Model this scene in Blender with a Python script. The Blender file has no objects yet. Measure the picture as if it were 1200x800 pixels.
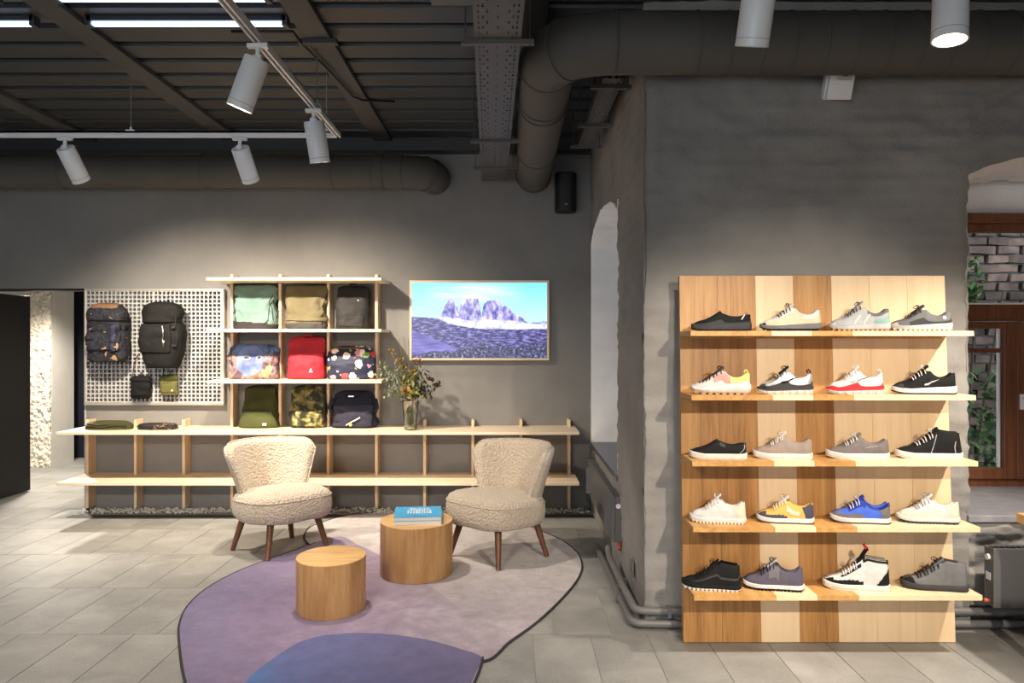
import bpy, math, random
from mathutils import Vector, Matrix, noise as mnoise
R = math.radians
random.seed(7)
scene = bpy.context.scene
COL = scene.collection

# ------------------------------------------------------------ camera, sky, exposure
F = 920.0            # focal length in pixels of the 1200 x 800 frame
H = 1.57             # eye height
def P(px, py, Y):
    return Vector(((px - 600) / F * Y, Y, H - (py - 400) / F * Y))
def PX(px, Y): return (px - 600) / F * Y
def PZ(py, Y): return H - (py - 400) / F * Y

cam = bpy.data.cameras.new('camera')
cam.sensor_width = 36.0
cam.lens = F / 1200 * 36
cam.clip_start = 0.05
camo = bpy.data.objects.new('camera', cam)
camo.location = (0, 0, H)
camo.rotation_euler = (R(90), 0, 0)
COL.objects.link(camo)
scene.camera = camo

scene.view_settings.view_transform = 'Standard'
scene.view_settings.look = 'None'
scene.view_settings.gamma = 1
scene.view_settings.use_curve_mapping = False
scene.view_settings.exposure = 0.68

world = bpy.data.worlds.new('overcast_sky')
world.use_nodes = True
bg = world.node_tree.nodes['Background']
bg.inputs[0].default_value = (0.86, 0.92, 1.0, 1)
bg.inputs[1].default_value = 2.4
scene.world = world

# ------------------------------------------------------------ materials
MATS = {}
def new_mat(name):
    m = bpy.data.materials.new(name); m.use_nodes = True
    nt = m.node_tree
    return m, nt, nt.nodes['Principled BSDF']
def c4(c): return (c[0], c[1], c[2], 1)
def node(nt, typ, **kw):
    n = nt.nodes.new(typ)
    for k, v in kw.items(): setattr(n, k, v)
    return n
def mixrgb(nt, fac, a, b, blend='MIX'):
    n = nt.nodes.new('ShaderNodeMix'); n.data_type = 'RGBA'; n.blend_type = blend
    for s, v in ((0, fac), (6, a), (7, b)):
        if hasattr(v, 'is_linked') or hasattr(v, 'links'): nt.links.new(v, n.inputs[s])
        elif isinstance(v, (int, float)): n.inputs[s].default_value = v
        else: n.inputs[s].default_value = c4(v)
    return n.outputs[2]
def mathn(nt, op, a, b=0.0, clamp=False):
    n = nt.nodes.new('ShaderNodeMath'); n.operation = op; n.use_clamp = clamp
    for i, v in enumerate((a, b)):
        if isinstance(v, (int, float)): n.inputs[i].default_value = v
        else: nt.links.new(v, n.inputs[i])
    return n.outputs[0]
def coords(nt, scale=(1, 1, 1), rnd=False, kind='Object'):
    tc = node(nt, 'ShaderNodeTexCoord')
    mp = node(nt, 'ShaderNodeMapping')
    mp.inputs['Scale'].default_value = scale
    src = tc.outputs[kind]
    if rnd:
        oi = node(nt, 'ShaderNodeObjectInfo')
        k = mathn(nt, 'MULTIPLY', oi.outputs['Random'], 37.0)
        ad = node(nt, 'ShaderNodeVectorMath', operation='ADD')
        nt.links.new(src, ad.inputs[0]); nt.links.new(k, ad.inputs[1]); src = ad.outputs[0]
    nt.links.new(src, mp.inputs['Vector'])
    return mp.outputs[0]
def noisef(nt, vec, scale, detail=4, rough=0.55, dist=0.0):
    n = node(nt, 'ShaderNodeTexNoise')
    nt.links.new(vec, n.inputs['Vector'])
    n.inputs['Scale'].default_value = scale; n.inputs['Detail'].default_value = detail
    n.inputs['Roughness'].default_value = rough; n.inputs['Distortion'].default_value = dist
    return n.outputs[0]
def ramp(nt, fac, stops, interp='LINEAR'):
    n = node(nt, 'ShaderNodeValToRGB'); cr = n.color_ramp; cr.interpolation = interp
    while len(cr.elements) < len(stops): cr.elements.new(0.5)
    for e, (p, c) in zip(cr.elements, stops):
        e.position = p; e.color = c4(c)
    nt.links.new(fac, n.inputs[0])
    return n.outputs[0]
def add_bump(nt, bsdf, h, strength, dist=0.01):
    b = node(nt, 'ShaderNodeBump'); b.inputs['Strength'].default_value = strength
    b.inputs['Distance'].default_value = dist
    nt.links.new(h, b.inputs['Height']); nt.links.new(b.outputs[0], bsdf.inputs['Normal'])
def M(name, col, rough=0.6, var=0.0, vs=6.0, bump=0.0, bs=80.0, metal=0.0, rnd=0.0, bdist=0.005, detail=4, spec=0.5):
    if name in MATS: return MATS[name]
    m, nt, b = new_mat(name)
    b.inputs['Roughness'].default_value = rough; b.inputs['Metallic'].default_value = metal
    b.inputs['Specular IOR Level'].default_value = spec
    b.inputs['Base Color'].default_value = c4(col)
    out = None
    if var or bump: v = coords(nt, rnd=rnd > 0)
    if var:
        f = noisef(nt, v, vs, detail)
        out = ramp(nt, f, [(0.3, [x * (1 - var) for x in col]), (0.7, [min(1, x * (1 + var)) for x in col])])
    if rnd:
        oi = node(nt, 'ShaderNodeObjectInfo')
        k = mathn(nt, 'ADD', mathn(nt, 'MULTIPLY', oi.outputs['Random'], 2 * rnd), 1 - rnd)
        cmb = node(nt, 'ShaderNodeCombineColor')
        for i in range(3): nt.links.new(k, cmb.inputs[i])
        out = mixrgb(nt, 1.0, out if out is not None else col, cmb.outputs[0], 'MULTIPLY')
    if out is not None: nt.links.new(out, b.inputs['Base Color'])
    if bump: add_bump(nt, b, noisef(nt, v, bs, 3), bump, bdist)
    MATS[name] = m
    return m
def wood(name, dark, mid, light, axis='z', rough=0.45, sc=14.0, stretch=0.07):
    if name in MATS: return MATS[name]
    m, nt, b = new_mat(name)
    s = {'x': (stretch, 1, 1), 'y': (1, stretch, 1), 'z': (1, 1, stretch)}[axis]
    v = coords(nt, s, rnd=True)
    f1 = noisef(nt, v, sc, 5, 0.6, 0.8)
    f2 = noisef(nt, v, sc * 7, 3, 0.6, 0.2)
    f = mathn(nt, 'ADD', mathn(nt, 'MULTIPLY', f1, 0.72), mathn(nt, 'MULTIPLY', f2, 0.28))
    nt.links.new(ramp(nt, f, [(0.34, dark), (0.5, mid), (0.66, light)]), b.inputs['Base Color'])
    b.inputs['Roughness'].default_value = rough
    add_bump(nt, b, f2, 0.12, 0.002)
    MATS[name] = m
    return m
def emis(name, col, strength, base=(0.8, 0.8, 0.8)):
    if name in MATS: return MATS[name]
    m, nt, b = new_mat(name)
    b.inputs['Base Color'].default_value = c4(base)
    b.inputs['Emission Color'].default_value = c4(col); b.inputs['Emission Strength'].default_value = strength
    MATS[name] = m
    return m
def glass(name, col=(1, 1, 1), refl=0.06):
    if name in MATS: return MATS[name]
    m, nt, b = new_mat(name); nt.nodes.remove(b)
    tr = node(nt, 'ShaderNodeBsdfTransparent'); tr.inputs[0].default_value = c4(col)
    gl = node(nt, 'ShaderNodeBsdfGlossy'); gl.inputs['Roughness'].default_value = .02
    fr = node(nt, 'ShaderNodeFresnel'); fr.inputs[0].default_value = 1.45
    mx = node(nt, 'ShaderNodeMixShader'); nt.links.new(mathn(nt, 'MULTIPLY', fr.outputs[0], refl / .06 * .8, True), mx.inputs[0])
    nt.links.new(tr.outputs[0], mx.inputs[1]); nt.links.new(gl.outputs[0], mx.inputs[2])
    nt.links.new(mx.outputs[0], nt.nodes['Material Output'].inputs[0])
    MATS[name] = m
    return m
def camo(name, cols, scale, rough=0.8, stops=None):
    if name in MATS: return MATS[name]
    m, nt, b = new_mat(name)
    v = coords(nt)
    f = noisef(nt, v, scale, 2, 0.45, 0.6)
    n = len(cols)
    st = stops or [0.0, 0.44, 0.52, 0.6][:n]
    nt.links.new(ramp(nt, f, list(zip(st, cols)), 'CONSTANT'), b.inputs['Base Color'])
    b.inputs['Roughness'].default_value = rough
    add_bump(nt, b, noisef(nt, v, 30, 3), 0.3, 0.01)
    MATS[name] = m
    return m

# ------------------------------------------------------------ mesh building
class MB:
    def __init__(s): s.v = []; s.f = []
    def add(s, vs, fs):
        o = len(s.v); s.v += [tuple(p) for p in vs]; s.f += [tuple(i + o for i in f) for f in fs]
        return s
    def mm(s, x0, x1, y0, y1, z0, z1):
        vs = [(x, y, z) for x in (x0, x1) for y in (y0, y1) for z in (z0, z1)]
        return s.add(vs, [(0, 1, 3, 2), (4, 6, 7, 5), (0, 4, 5, 1), (2, 3, 7, 6), (0, 2, 6, 4), (1, 5, 7, 3)])
    def box(s, c, size, rot=None):
        hx, hy, hz = [k / 2 for k in size]
        vs = [Vector((x, y, z)) for x in (-hx, hx) for y in (-hy, hy) for z in (-hz, hz)]
        if rot is not None: vs = [rot @ p for p in vs]
        c = Vector(c)
        return s.add([p + c for p in vs], [(0, 1, 3, 2), (4, 6, 7, 5), (0, 4, 5, 1), (2, 3, 7, 6), (0, 2, 6, 4), (1, 5, 7, 3)])
    def tube(s, pts, r, n=8, caps=True, closed=False, flat=1.0):
        pts = [Vector(p) for p in pts]; k = len(pts)
        rs = r if isinstance(r, (list, tuple)) else [r] * k
        t0 = (pts[1] - pts[0]).normalized()
        up = Vector((0, 0, 1)) if abs(t0.z) < 0.9 else Vector((1, 0, 0))
        a = t0.cross(up).normalized()
        vs = []
        for i in range(k):
            if closed: t = (pts[(i + 1) % k] - pts[i - 1])
            else: t = pts[min(i + 1, k - 1)] - pts[max(i - 1, 0)]
            if t.length < 1e-9: t = t0
            t = t.normalized()
            a = (a - t * a.dot(t))
            if a.length < 1e-6: a = t.orthogonal()
            a.normalize(); b = t.cross(a)
            for j in range(n):
                an = 2 * math.pi * j / n
                vs.append(pts[i] + (a * math.cos(an) + b * math.sin(an) * flat) * rs[i])
        fs = []
        m = k if closed else k - 1
        for i in range(m):
            for j in range(n):
                i2 = (i + 1) % k
                fs.append((i * n + j, i * n + (j + 1) % n, i2 * n + (j + 1) % n, i2 * n + j))
        if caps and not closed:
            fs.append(tuple(range(n - 1, -1, -1))); fs.append(tuple(range((k - 1) * n, k * n)))
        return s.add(vs, fs)
    def lathe(s, prof, n=32, c=(0, 0, 0)):
        vs = []; fs = []; k = len(prof)
        for r, z in prof:
            for j in range(n):
                a = 2 * math.pi * j / n
                vs.append((c[0] + r * math.cos(a), c[1] + r * math.sin(a), c[2] + z))
        for i in range(k - 1):
            for j in range(n):
                fs.append((i * n + j, i * n + (j + 1) % n, (i + 1) * n + (j + 1) % n, (i + 1) * n + j))
        fs.append(tuple(range(n - 1, -1, -1))); fs.append(tuple(range((k - 1) * n, k * n)))
        return s.add(vs, fs)
    def cyl(s, p0, p1, r0, r1=None, n=24):
        return s.tube([p0, p1], [r0, r0 if r1 is None else r1], n)
    def grid(s, fn, nu, nv, cu=False, keep=None):
        du = nu if cu else nu - 1; idx = {}; vs = []; fs = []
        def vid(i, j):
            k = i * nv + j
            if k not in idx:
                idx[k] = len(vs); vs.append(fn(i / du, j / (nv - 1)))
            return idx[k]
        if keep is None:
            for i in range(nu):
                for j in range(nv): vid(i, j)
        for i in range(du):
            for j in range(nv - 1):
                if keep and not keep((i + .5) / du, (j + .5) / (nv - 1)): continue
                i2 = (i + 1) % nu
                fs.append((vid(i, j), vid(i2, j), vid(i2, j + 1), vid(i, j + 1)))
        return s.add(vs, fs)
    def prism(s, poly, z0, z1):
        n = len(poly)
        vs = [(x, y, z0) for x, y in poly] + [(x, y, z1) for x, y in poly]
        fs = [tuple(range(n - 1, -1, -1)), tuple(range(n, 2 * n))]
        fs += [(i, (i + 1) % n, n + (i + 1) % n, n + i) for i in range(n)]
        return s.add(vs, fs)
    def mesh(s, name, mat, smooth=False):
        me = bpy.data.meshes.new(name)
        used = set(i for f in s.f for i in f)
        if len(used) < len(s.v):
            mp = {}; nv = []
            for i, p in enumerate(s.v):
                if i in used: mp[i] = len(nv); nv.append(p)
            s.v = nv; s.f = [tuple(mp[i] for i in f) for f in s.f]
        me.from_pydata(s.v, [], s.f); me.update()
        if mat: me.materials.append(mat)
        if smooth:
            for p in me.polygons: p.use_smooth = True
            if smooth == 'auto':
                me.set_sharp_from_angle(angle=R(40))
        return me
    def build(s, name, mat, parent=None, smooth=False, loc=None, bevel=0, fix=False, sub=0):
        me = s.mesh(name, mat, smooth)
        if fix:
            import bmesh
            bm = bmesh.new(); bm.from_mesh(me); bmesh.ops.remove_doubles(bm, verts=bm.verts, dist=1e-5)
            bmesh.ops.recalc_face_normals(bm, faces=bm.faces); bm.to_mesh(me); bm.free()
            if smooth:
                for p in me.polygons: p.use_smooth = True
        o = bpy.data.objects.new(name, me); COL.objects.link(o)
        if parent is not None: o.parent = parent
        if loc is not None: o.location = loc
        if bevel:
            b = o.modifiers.new('bevel', 'BEVEL'); b.width = bevel; b.segments = 2; b.limit_method = 'ANGLE'
        if sub:
            b = o.modifiers.new('subdivision', 'SUBSURF'); b.levels = sub; b.render_levels = sub
        return o
def tag(o, label=None, cat=None, group=None, kind=None):
    if label: o['label'] = label
    if cat: o['category'] = cat
    if group: o['group'] = group
    if kind: o['kind'] = kind
    return o
def thing(name, label, cat, loc=(0, 0, 0), rz=0.0, group=None):
    o = bpy.data.objects.new(name, None); COL.objects.link(o)
    o.location = loc; o.rotation_euler = (0, 0, rz); o.empty_display_size = 0.1
    return tag(o, label, cat, group)
def struct(o, label=None, cat=None):
    return tag(o, label, cat, kind='structure')
def sempty(name, label, cat, loc=(0, 0, 0)):
    o = bpy.data.objects.new(name, None); COL.objects.link(o); o.location = loc
    return struct(o, label, cat)
def inst(o, name, parent, loc, rot=(0, 0, 0)):
    c = bpy.data.objects.new(name, o if isinstance(o, bpy.types.Mesh) else o.data); COL.objects.link(c)
    c.parent = parent; c.location = loc; c.rotation_euler = rot
    return c
def dup(root, loc, rz, label=None, group=None):
    r = root.copy(); COL.objects.link(r); r.location = loc; r.rotation_euler = (0, 0, rz)
    if label: r['label'] = label
    if group: r['group'] = group
    for ch in list(root.children):
        c = ch.copy(); COL.objects.link(c); c.parent = r
        for g in ch.children:
            d = g.copy(); COL.objects.link(d); d.parent = c
    return r
def fbm(p, o=3):
    return mnoise.fractal(Vector(p), 1.0, 2.0, o)
def sm(a, b, x):
    t = max(0, min(1, (x - a) / (b - a))); return t * t * (3 - 2 * t)
def interp(keys, x):
    # smooth (monotone-ish) interpolation through key points
    if x <= keys[0][0]: return keys[0][1]
    for i in range(len(keys) - 1):
        x0, y0 = keys[i]; x1, y1 = keys[i + 1]
        if x <= x1:
            def sl(k):
                if k <= 0 or k >= len(keys) - 1: return None
                return (keys[k + 1][1] - keys[k - 1][1]) / (keys[k + 1][0] - keys[k - 1][0])
            d = (y1 - y0) / (x1 - x0)
            m0 = sl(i); m1 = sl(i + 1)
            m0 = d if m0 is None else m0; m1 = d if m1 is None else m1
            h = x1 - x0; t = (x - x0) / h
            return ((2*t**3 - 3*t*t + 1) * y0 + (t**3 - 2*t*t + t) * h * m0 + (-2*t**3 + 3*t*t) * y1 + (t**3 - t*t) * h * m1)
    return keys[-1][1]

# palette
m_wall = M('grey_plaster', (0.23, 0.222, 0.213), 0.85, 0.12, 1.6, 0.25, 18, bdist=0.01)
m_brickpaint = M('grey_painted_brick', (0.27, 0.256, 0.24), 0.8, 0.16, 2.2, 0.5, 55, bdist=0.006)
m_whitebrick = M('white_painted_brick', (0.88, 0.87, 0.87), 0.8, 0.06, 3, 0.4, 40)
m_ceil = M('dark_painted_steel', (0.036, 0.037, 0.038), 0.5, 0.12, 2)
m_duct = M('dark_painted_duct', (0.085, 0.079, 0.07), 0.75, 0.1, 2)
m_tray = M('dark_tray_metal', (0.085, 0.08, 0.074), 0.5, 0.08, 3)
m_white = M('white_metal', (0.88, 0.87, 0.86), 0.35)
m_black = M('black_matte', (0.012, 0.012, 0.013), 0.5)
m_blackdoor = M('black_door', (0.006, 0.0055, 0.0055), 0.6, 0.15, 3, spec=.25)
m_birch_x = wood('birch_grain_x', (0.72, 0.56, 0.38), (0.8, 0.65, 0.47), (0.85, 0.72, 0.55), 'x', sc=22)
m_birch_z = wood('birch_grain_z', (0.68, 0.48, 0.29), (0.77, 0.58, 0.38), (0.82, 0.66, 0.46), 'z', sc=22)
m_oak_z = wood('oak_grain_z', (0.26, 0.115, 0.03), (0.43, 0.21, 0.062), (0.54, 0.295, 0.1), 'z', sc=17, stretch=0.05)
m_oak_y = wood('oak_grain_y', (0.4, 0.19, 0.055), (0.54, 0.29, 0.09), (0.64, 0.37, 0.135), 'y', sc=17, stretch=0.05)
m_ash_z = wood('pale_maple_grain_z', (0.71, 0.51, 0.3), (0.78, 0.58, 0.36), (0.81, 0.62, 0.4), 'z', sc=12, stretch=0.05)
m_ash_y = wood('pale_maple_grain_y', (0.74, 0.56, 0.34), (0.8, 0.63, 0.4), (0.83, 0.67, 0.44), 'y', sc=12, stretch=0.05)
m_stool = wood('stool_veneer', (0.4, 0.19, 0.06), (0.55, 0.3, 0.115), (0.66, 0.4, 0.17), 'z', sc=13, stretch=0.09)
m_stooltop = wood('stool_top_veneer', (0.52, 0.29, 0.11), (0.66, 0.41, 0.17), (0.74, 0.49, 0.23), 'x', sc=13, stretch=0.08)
m_walnut = wood('walnut_leg', (0.07, 0.025, 0.012), (0.13, 0.05, 0.022), (0.19, 0.085, 0.04), 'z', sc=30)
m_sash = wood('brown_window_wood', (0.1, 0.03, 0.012), (0.16, 0.055, 0.022), (0.21, 0.08, 0.032), 'z', sc=20)
m_rad = M('anthracite_radiator', (0.12, 0.118, 0.118), 0.45)
m_pipe = M('grey_painted_pipe', (0.16, 0.155, 0.155), 0.4)
m_chrome = M('brushed_steel', (0.6, 0.58, 0.55), 0.3, metal=1.0)
m_glass = glass('clear_glass', (0.97, 1, 0.99))

# ------------------------------------------------------------ room measures
YB = 7.35      # back wall
XR = 0.735     # side wall of the projecting corner
YP = 4.33      # face of the projecting corner
ZC = 3.44      # underside of the ceiling deck
PW = 5.2       # window plane behind the projecting wall

# floor : stone tiles laid in staggered rows over a screed
flo = MB().mm(-9, 7, -5, 13, -0.12, -0.004).build('floor', M('screed', (0.42, 0.41, 0.39), 0.8))
struct(flo, 'grey stone tile floor in staggered rows', 'floor')
def tile_mat():
    m, nt, b = new_mat('grey_stone_tile')
    v = coords(nt, rnd=True)
    f1 = noisef(nt, v, 3.0, 4, 0.6, 0.4); f2 = noisef(nt, v, 130, 2, 0.7)
    f = mathn(nt, 'ADD', mathn(nt, 'MULTIPLY', f1, 0.6), mathn(nt, 'MULTIPLY', f2, 0.4))
    c = ramp(nt, f, [(0.3, (0.19, 0.187, 0.178)), (0.5, (0.275, 0.27, 0.257)), (0.7, (0.375, 0.37, 0.352))])
    oi = node(nt, 'ShaderNodeObjectInfo')
    k = mathn(nt, 'ADD', mathn(nt, 'MULTIPLY', oi.outputs['Random'], 0.14), 0.93)
    cm = node(nt, 'ShaderNodeCombineColor')
    for i in range(3): nt.links.new(k, cm.inputs[i])
    nt.links.new(mixrgb(nt, 1.0, c, cm.outputs[0], 'MULTIPLY'), b.inputs['Base Color'])
    b.inputs['Roughness'].default_value = 0.5
    add_bump(nt, b, f2, 0.15, 0.002)
    return m
m_tile = tile_mat()
TX, TY, J = 0.305, 0.79, 0.0045
tile_me = MB().mm(J/2, TX - J/2, J/2, TY - J/2, -0.012, 0).mesh('tile', m_tile)
tile_short = MB().mm(J/2, TX - J/2, J/2, 7.0 - (4.21 + 3 * TY), -0.012, 0).mesh('tile', m_tile)
rest = MB(); cand = []
for r in range(-11, 9):
    y0 = 4.21 + r * TY
    off = 0.11 if r % 2 else 0.229
    for k in range(-30, 22):
        x0 = off + k * TX
        if x0 < -8.9 or x0 > 6.6: continue
        if r >= 4 and x0 > -4.0: continue
        if x0 > XR and y0 > YP: continue
        short = r == 3 and x0 > -4.2
        inview = y0 + TY > 3.5 and abs(x0 + TX / 2) < 0.67 * (y0 + TY)
        cand.append((0 if inview else 1, y0 if x0 > -4.3 else y0 + 1.0, x0, y0, short))
cand.sort()
for n, (iv, d, x0, y0, short) in enumerate(cand):
    if iv == 0 and n < 290:
        inst(tile_short if short else tile_me, 'tile', flo, (x0, y0, 0))
    else:
        rest.mm(x0 + J/2, x0 + TX - J/2, y0 + J/2, (7.0 if short else y0 + TY) - J/2, -0.012, 0)
ro = rest.build('tile_field', m_tile, flo); tag(ro, kind='stuff')
# trench with white pebbles at the foot of the back wall
tr = MB().mm(-3.98, XR, 7.0, 7.10, -0.012, 0.004).build('trim_1', M('dark_steel_edge', (0.03, 0.03, 0.032), 0.5))
struct(tr, 'dark steel edging strip along the back wall', 'edging')
pb = MB(); rr = random.Random(3)
for i in range(1500):
    x = rr.uniform(-3.96, 0.7); y = rr.uniform(7.12, 7.32); r = rr.uniform(0.008, 0.016)
    z = 0.0 + r * 0.7 + rr.uniform(0, 0.016)
    vs = [Vector(p) * r * rr.uniform(0.8, 1.2) for p in ((1,0,0),(-1,0,0),(0,1,0),(0,-1,0),(0,0,.7),(0,0,-.7))]
    pb.add([p + Vector((x, y, z)) for p in vs], [(0,2,4),(2,1,4),(1,3,4),(3,0,4),(2,0,5),(1,2,5),(3,1,5),(0,3,5)])
po = pb.build('pebbles', M('white_pebble', (0.85, 0.84, 0.81), 0.7, 0.1, 30), smooth=True)
tag(po, 'white pebbles filling the trench under the long shelf', 'pebbles', kind='stuff')

# ------------------------------------------------------------ walls
def brickdisp(u, z, amp=1.0):
    # thick paint over hand-laid brick : courses, staggered joints, lumps
    ch = 0.078
    row = math.floor(z / ch + 0.25 * fbm((u * .6, z * .6, 3)))
    fz = z / ch + 0.25 * fbm((u * .6, z * .6, 3)) - row
    bw = 0.26
    fu = (u / bw + (0.5 if row % 2 else 0) + 0.13 * math.sin(row * 7.3)); fu -= math.floor(fu)
    jz = min(fz, 1 - fz) * ch; ju = min(fu, 1 - fu) * bw
    j = sm(0.0, 0.016, jz) * (0.45 + 0.55 * sm(0.0, 0.016, ju))
    wear = 0.35 + 0.65 * sm(-0.25, 0.35, fbm((u * 1.3, z * 1.3, 9)))
    return amp * (0.0045 * j * wear + 0.008 * fbm((u * 7, z * 11, 1)) + 0.003 * fbm((u * 19, z * 26, 2)) + 0.010 * fbm((u * 1.7, z * 2.2, 5)))
def arch_top(w, c, half, spring, rise):
    k = (w - c) / half
    return spring + rise * (math.sqrt(max(0, 1 - k * k * 0.75)) - 0.5) / 0.5
def face(mb, mapf, u0, u1, zf0, zf1, du=0.03, dz=0.026):
    nu = max(2, int((u1 - u0) / du) + 1)
    zs0 = min(zf0(u0 + (u1 - u0) * i / 8) for i in range(9)); zs1 = max(zf1(u0 + (u1 - u0) * i / 8) for i in range(9))
    nz = max(2, int((zs1 - zs0) / dz) + 1)
    def fn(a, b):
        u = u0 + (u1 - u0) * a
        z = zf0(u) + (zf1(u) - zf0(u)) * b
        return mapf(u, z)
    mb.grid(fn, nu, nz)
def K(c): return lambda u: c

# back wall with the passage opening on its left
wb = MB()
wb.mm(-4.0, XR + 0.9, YB, YB + 0.28, -0.05, ZC + 0.1)
wb.mm(-9, -4.0, YB, YB + 0.28, 2.068, ZC + 0.1)
o = wb.build('wall_back', m_wall); struct(o, 'grey plastered back wall with passage opening', 'wall')
wl = MB().mm(-9.2, -9, -5, 13, -0.05, ZC + .1).build('wall_left', m_wall); struct(wl, 'grey plastered side wall of the shop', 'wall')
wr = MB().mm(7, 7.2, -5, YP + .9, -0.05, ZC + .1).build('wall_right', m_wall); struct(wr, 'grey side wall beyond the window', 'wall')

wfr = MB()  # unseen wall added behind the camera, its opening shaped to limit incoming daylight
wfr.mm(-9, -7, -5.2, -5, -.05, ZC + .1); wfr.mm(.6, 7, -5.2, -5, -.05, ZC + .1); wfr.mm(-7, .6, -5.2, -5, 2.5, ZC + .1)
o = wfr.build('wall_daylight_block', m_wall); struct(o, 'unseen grey front wall added to cut the daylight, with a wide opening', 'wall')

# side wall of the projecting corner, with a deep arched window niche
NY0, NY1, NZ0, NSP, NRISE = 5.45, 7.27, 0.63, 2.48, 0.17
def jit(a, b, s=0.02): return s * fbm((a * 5, b * 5, 4)) + s * .6 * fbm((a * 14, b * 14, 6))
ntop = lambda y: arch_top(y, (NY0 + NY1) / 2, (NY1 - NY0) / 2, NSP, NRISE) + jit(y, 1)
mapx = lambda y, z: (XR - brickdisp(y, z), y, z)
ws = MB()
face(ws, mapx, YP + 0.0, NY0, K(0), K(ZC + .1))
face(ws, mapx, NY0, NY1, K(0), K(NZ0))
face(ws, mapx, NY0, NY1, ntop, K(ZC + .1))
face(ws, mapx, NY1, YB, K(0), K(ZC + .1))
o = ws.build('wall_corner_side', m_brickpaint, smooth=True); struct(o, 'grey painted brick side of the projecting corner', 'wall')
NX = XR + 0.62
nich = MB()
def jx(x, z, s=1): return brickdisp(x * s, z, 1.2)
face(nich, lambda x, z: (x, NY1 - jx(x, z), z), XR - 0.004, NX, K(NZ0), K(NSP + 0.08))
face(nich, lambda x, z: (x, NY0 + jx(x, z), z), XR - 0.004, NX, K(NZ0), K(NSP + 0.08))
nich.grid(lambda a, b: (XR - .004 + (NX - XR) * a, NY0 + (NY1 - NY0) * b, ntop(NY0 + (NY1 - NY0) * b) + .008 * fbm((a * 3, b * 14, 2))), 20, 60)
o = nich.build('wall_niche_reveal', m_whitebrick, smooth=True); struct(o, 'white painted brick reveal of the arched window niche', 'wall')
# outer skin of that wall
sk = MB()
sk.mm(NX, NX + .05, YP + .9, NY0, 0, ZC + .1); sk.mm(NX, NX + .05, NY1, YB + .3, 0, ZC + .1)
sk.mm(NX, NX + .05, NY0, NY1, -.1, NZ0); sk.mm(NX, NX + .05, NY0, NY1, NSP + .2, ZC + .1)
sk.mm(XR + .01, NX, NY0 - .02, NY0 - .01, NZ0, NSP)
o = sk.build('wall_courtyard_side', M('outer_render', (0.4, 0.38, 0.35), .9)); struct(o, 'outer skin of the niche wall', 'wall')
sill = MB().mm(XR - 0.012, NX, NY0 + .004, NY1 - .012, NZ0 - .03, NZ0 + .012).build('trim_4', M('blue_grey_slate', (0.09, 0.105, 0.135), 0.35, 0.15, 8), bevel=.004)
struct(sill, 'dark blue-grey slate sill of the arched niche', 'sill')
w2 = sempty('window_2', 'brown wooden window deep in the arched niche', 'window', (NX, 0, 0))
fr = MB()
for y in (NY0 + .03, (NY0 + NY1) / 2, NY1 - .03): fr.mm(-.03, .03, y - .04, y + .04, NZ0, NSP + .22)
for z in (NZ0 + .04, 1.75, NSP + .2): fr.mm(-.03, .03, NY0, NY1, z - .04, z + .04)
fr.build('sash_frame', m_sash, w2)
for ya, yb in ((NY0, (NY0 + NY1) / 2), ((NY0 + NY1) / 2, NY1)):
    MB().mm(-.004, .004, ya + .06, yb - .04, NZ0 + .07, 1.71).build('pane', m_glass, w2)
    MB().mm(-.004, .004, ya + .06, yb - .04, 1.79, NSP + .17).build('pane', m_glass, w2)

# face of the projecting corner, with the window on its right
WX0, WX1, WZ0, WSP, WR = 2.518, 4.118, 0.615, 2.49, 0.14
wtop = lambda x: arch_top(x, (WX0 + WX1) / 2, (WX1 - WX0) / 2, WSP, WR) + jit(x, 7, .012)
def wleft(z): return WX0 + 0.012 * fbm((z * 6, 2, 8)) + 0.012 * fbm((z * 17, 2, 5)) + .003 * math.sin(z * 40 + 2 * fbm((z, 4, 4)))
mapy = lambda x, z: (x, YP - brickdisp(x + .1, z, 1.7), z)
wf = MB()
def corner(x, z):
    p = mapy(x, z); k = sm(XR + .05, XR, x) * .02
    return (p[0], p[1] + k, p[2])
face(wf, corner, XR - 0.004, 2.46, K(0), K(ZC + .1))
def edge(x, z):
    k = (x - 2.46) / (WX0 - 2.46); e = wleft(z) if WZ0 < z < WSP + .03 else WX0
    xx = 2.46 + (e - 2.46) * k
    p = mapy(xx, z)
    return (xx, p[1] + (.015 * k * k if WZ0 < z < WSP + .03 else 0), z)
face(wf, edge, 2.46, WX0, K(0), K(ZC + .1), du=.015)
face(wf, lambda x, z: (x, mapy(x, z)[1] + .003, z), WX0 - .012, WX1 + .012, wtop, K(ZC + .1))
def rubble(x, z):
    k = sm(.62, .55, z) * (1 - sm(.12, .05, z)) 
    r = abs(mnoise.noise(Vector((x * 3.2, z * 6.5, 1)))) + .5 * abs(mnoise.noise(Vector((x * 9, z * 16, 3))))
    return (x, YP + .05 - .09 * k * r, z)
face(wf, rubble, WX0 - .0, WX1, K(0), K(WZ0 - .01), .02, .015)
face(wf, mapy, WX1, 7, K(0), K(ZC + .1), .06, .05)
o = wf.build('wall_corner_face', m_brickpaint, smooth=True); struct(o, 'grey painted brick wall behind the shoe display', 'wall')
jb = MB()
face(jb, lambda y, z: (wleft(z) + .012 * fbm((y * 9, z * 9, 2)) * min(1, (y - YP) * 20), y, z), YP + .005, PW, K(WZ0), K(WSP + .04), .04, .03)
face(jb, lambda y, z: (WX1 + .012 * fbm((y * 9, z * 9, 2)), y, z), YP + .005, PW, K(WZ0), K(WSP + .04), .04, .03)
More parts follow.
